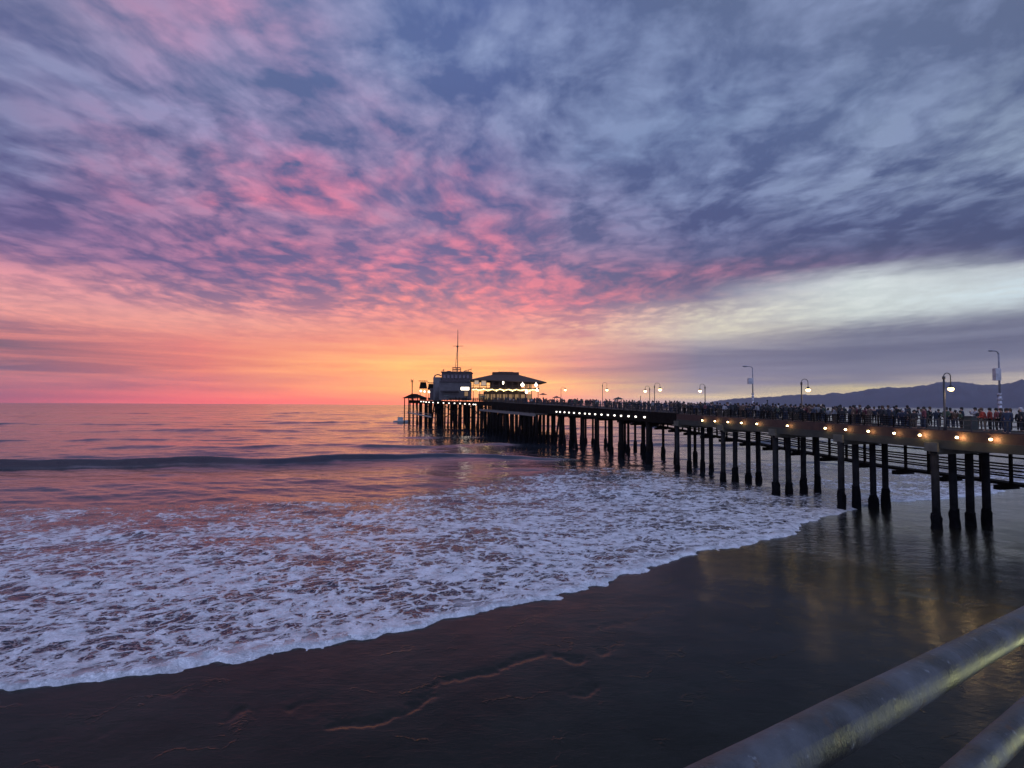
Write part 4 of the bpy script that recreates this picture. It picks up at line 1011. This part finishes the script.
T.l.new(T.m('ADD', T.m('MULTIPLY', n2, 1.4), T.m('MULTIPLY', T.noise(pp, 160, 4, .7), .5)), bpn.inputs['Height']); T.l.new(bpn.outputs[0], b.inputs['Normal'])
RDh = Vector((RD.x, RD.y, 0)).normalized()
pa = at_Y(1024, 623.5, 1.05)
pb = at_Y(1024, 719, 1.05 + .02)
ra = empty('pipe_railing', (pa.x, pa.y, CH - 1.55)); tag(ra, 'worn blue grey steel pipe railing in the foreground corner', 'railing')
org = ra.location
def rel(p): return Vector(p) - org
def wob(p, L0_, L1_, r):
    pts = [rel(p + RD * u) for u in np.linspace(L0_, L1_, 90)]
    mb = MB(); mb.tube(pts, [r * (1 + .012 * math.sin(i * 1.7) + .01 * math.sin(i * .6)) for i in range(90)], 40); return mb
bpy.context.view_layer.update()
wob(pa, -2.6, 4.5, .0240).build('top_rail', M_rail, ra, smooth=True)
wob(pb, -2.6, 4.5, .0240).build('lower_rail', M_rail, ra, smooth=True)
for u in (-2.3, 2.4):
    q = pa + RD * u; mb = MB(); mb.tube([rel((q.x, q.y, q.z)), rel((q.x, q.y, CH - 1.55 + RD.z * u * .9))], .03, 20); mb.build('post', M_rail, ra, smooth=True)
# own deck under the viewer
side = Vector((-RDh.y, RDh.x, 0)) * -1     # away from the water side
pts = []
for u, w in ((-3.2, -.10), (9, -.10), (9, 4.5), (-3.2, 4.5)):
    q = pa + RDh * u + Vector((RDh.y, -RDh.x, 0)) * w; pts.append(q)
mb = MB(); zt = CH - 1.57; mb.prism(pts, [zt - .35 + RD.z * u for u in (-3.2, 9, 9, -3.2)], [zt + RD.z * u for u in (-3.2, 9, 9, -3.2)])
o = mb.build('viewing_deck', M_plank); tag(o, 'planked pier deck beneath the viewer', kind='structure')
# lamps fixed under the edge of the viewer's deck: they light the wet sand and the underside of the rails
for u, lab in ((1.9, 'warm deck edge lamp under the near end of the foreground railing'), (5.6, 'warm deck edge lamp farther along under the foreground railing')):
    q = pa + RDh * u + Vector((-RDh.y, RDh.x, 0)) * .22
    edge_lamp((q.x, q.y, zt - .15 + RD.z * u), 1.0, M_lampo, lab, None, 34)

q = pa + RD * 1.55 + Vector((RDh.y, -RDh.x, 0)) * .42; q.z = CH - 1.0
o = empty('deck_lamp', (q.x, q.y, zt + RD.z * 1.55)); tag(o, 'low lamp on the viewing deck throwing yellow light on the pipe rails', 'lamp')
mb = MB(); mb.tube([(0, 0, 0), (0, 0, q.z - o.location.z - .08)], .04, 8); mb.build('stem', M_iron, o)
for aim, ang_, en in ((pa + RD * 1.0 + Vector((0, 0, -.09)), 33, 5), (pb + RD * .07 + Vector((0, 0, -.02)), 15, 12)):
    sp = bpy.data.lights.new('deck_lamp_light', 'SPOT'); sp.energy = en; sp.color = (.95, 1, .50); sp.spot_size = math.radians(ang_); sp.spot_blend = .12; sp.shadow_soft_size = .02
    so = bpy.data.objects.new('deck_lamp_light', sp); col.objects.link(so); so.parent = o; so.location = (0, 0, q.z - o.location.z)
    so.rotation_euler = (aim - q).to_track_quat('-Z', 'Y').to_euler()

# ------------------------------------------------------------------ sea air that fades the far hills
mb = MB(); mb.box((0, 8000, 398), (40000, 17500, 800))
hz = mb.build('haze', bpy.data.materials.new('sea_haze')); tag(hz, kind='stuff')
hm = hz.data.materials[0]; hm.use_nodes = True; T = NT(hm.node_tree); T.n.clear()
vo = T.add('ShaderNodeVolumePrincipled'); vo.inputs['Density'].default_value = 2.8e-5; vo.inputs['Color'].default_value = (.84, .80, .92, 1); vo.inputs['Anisotropy'].default_value = .2
mo = T.add('ShaderNodeOutputMaterial'); T.l.new(vo.outputs[0], mo.inputs['Volume'])
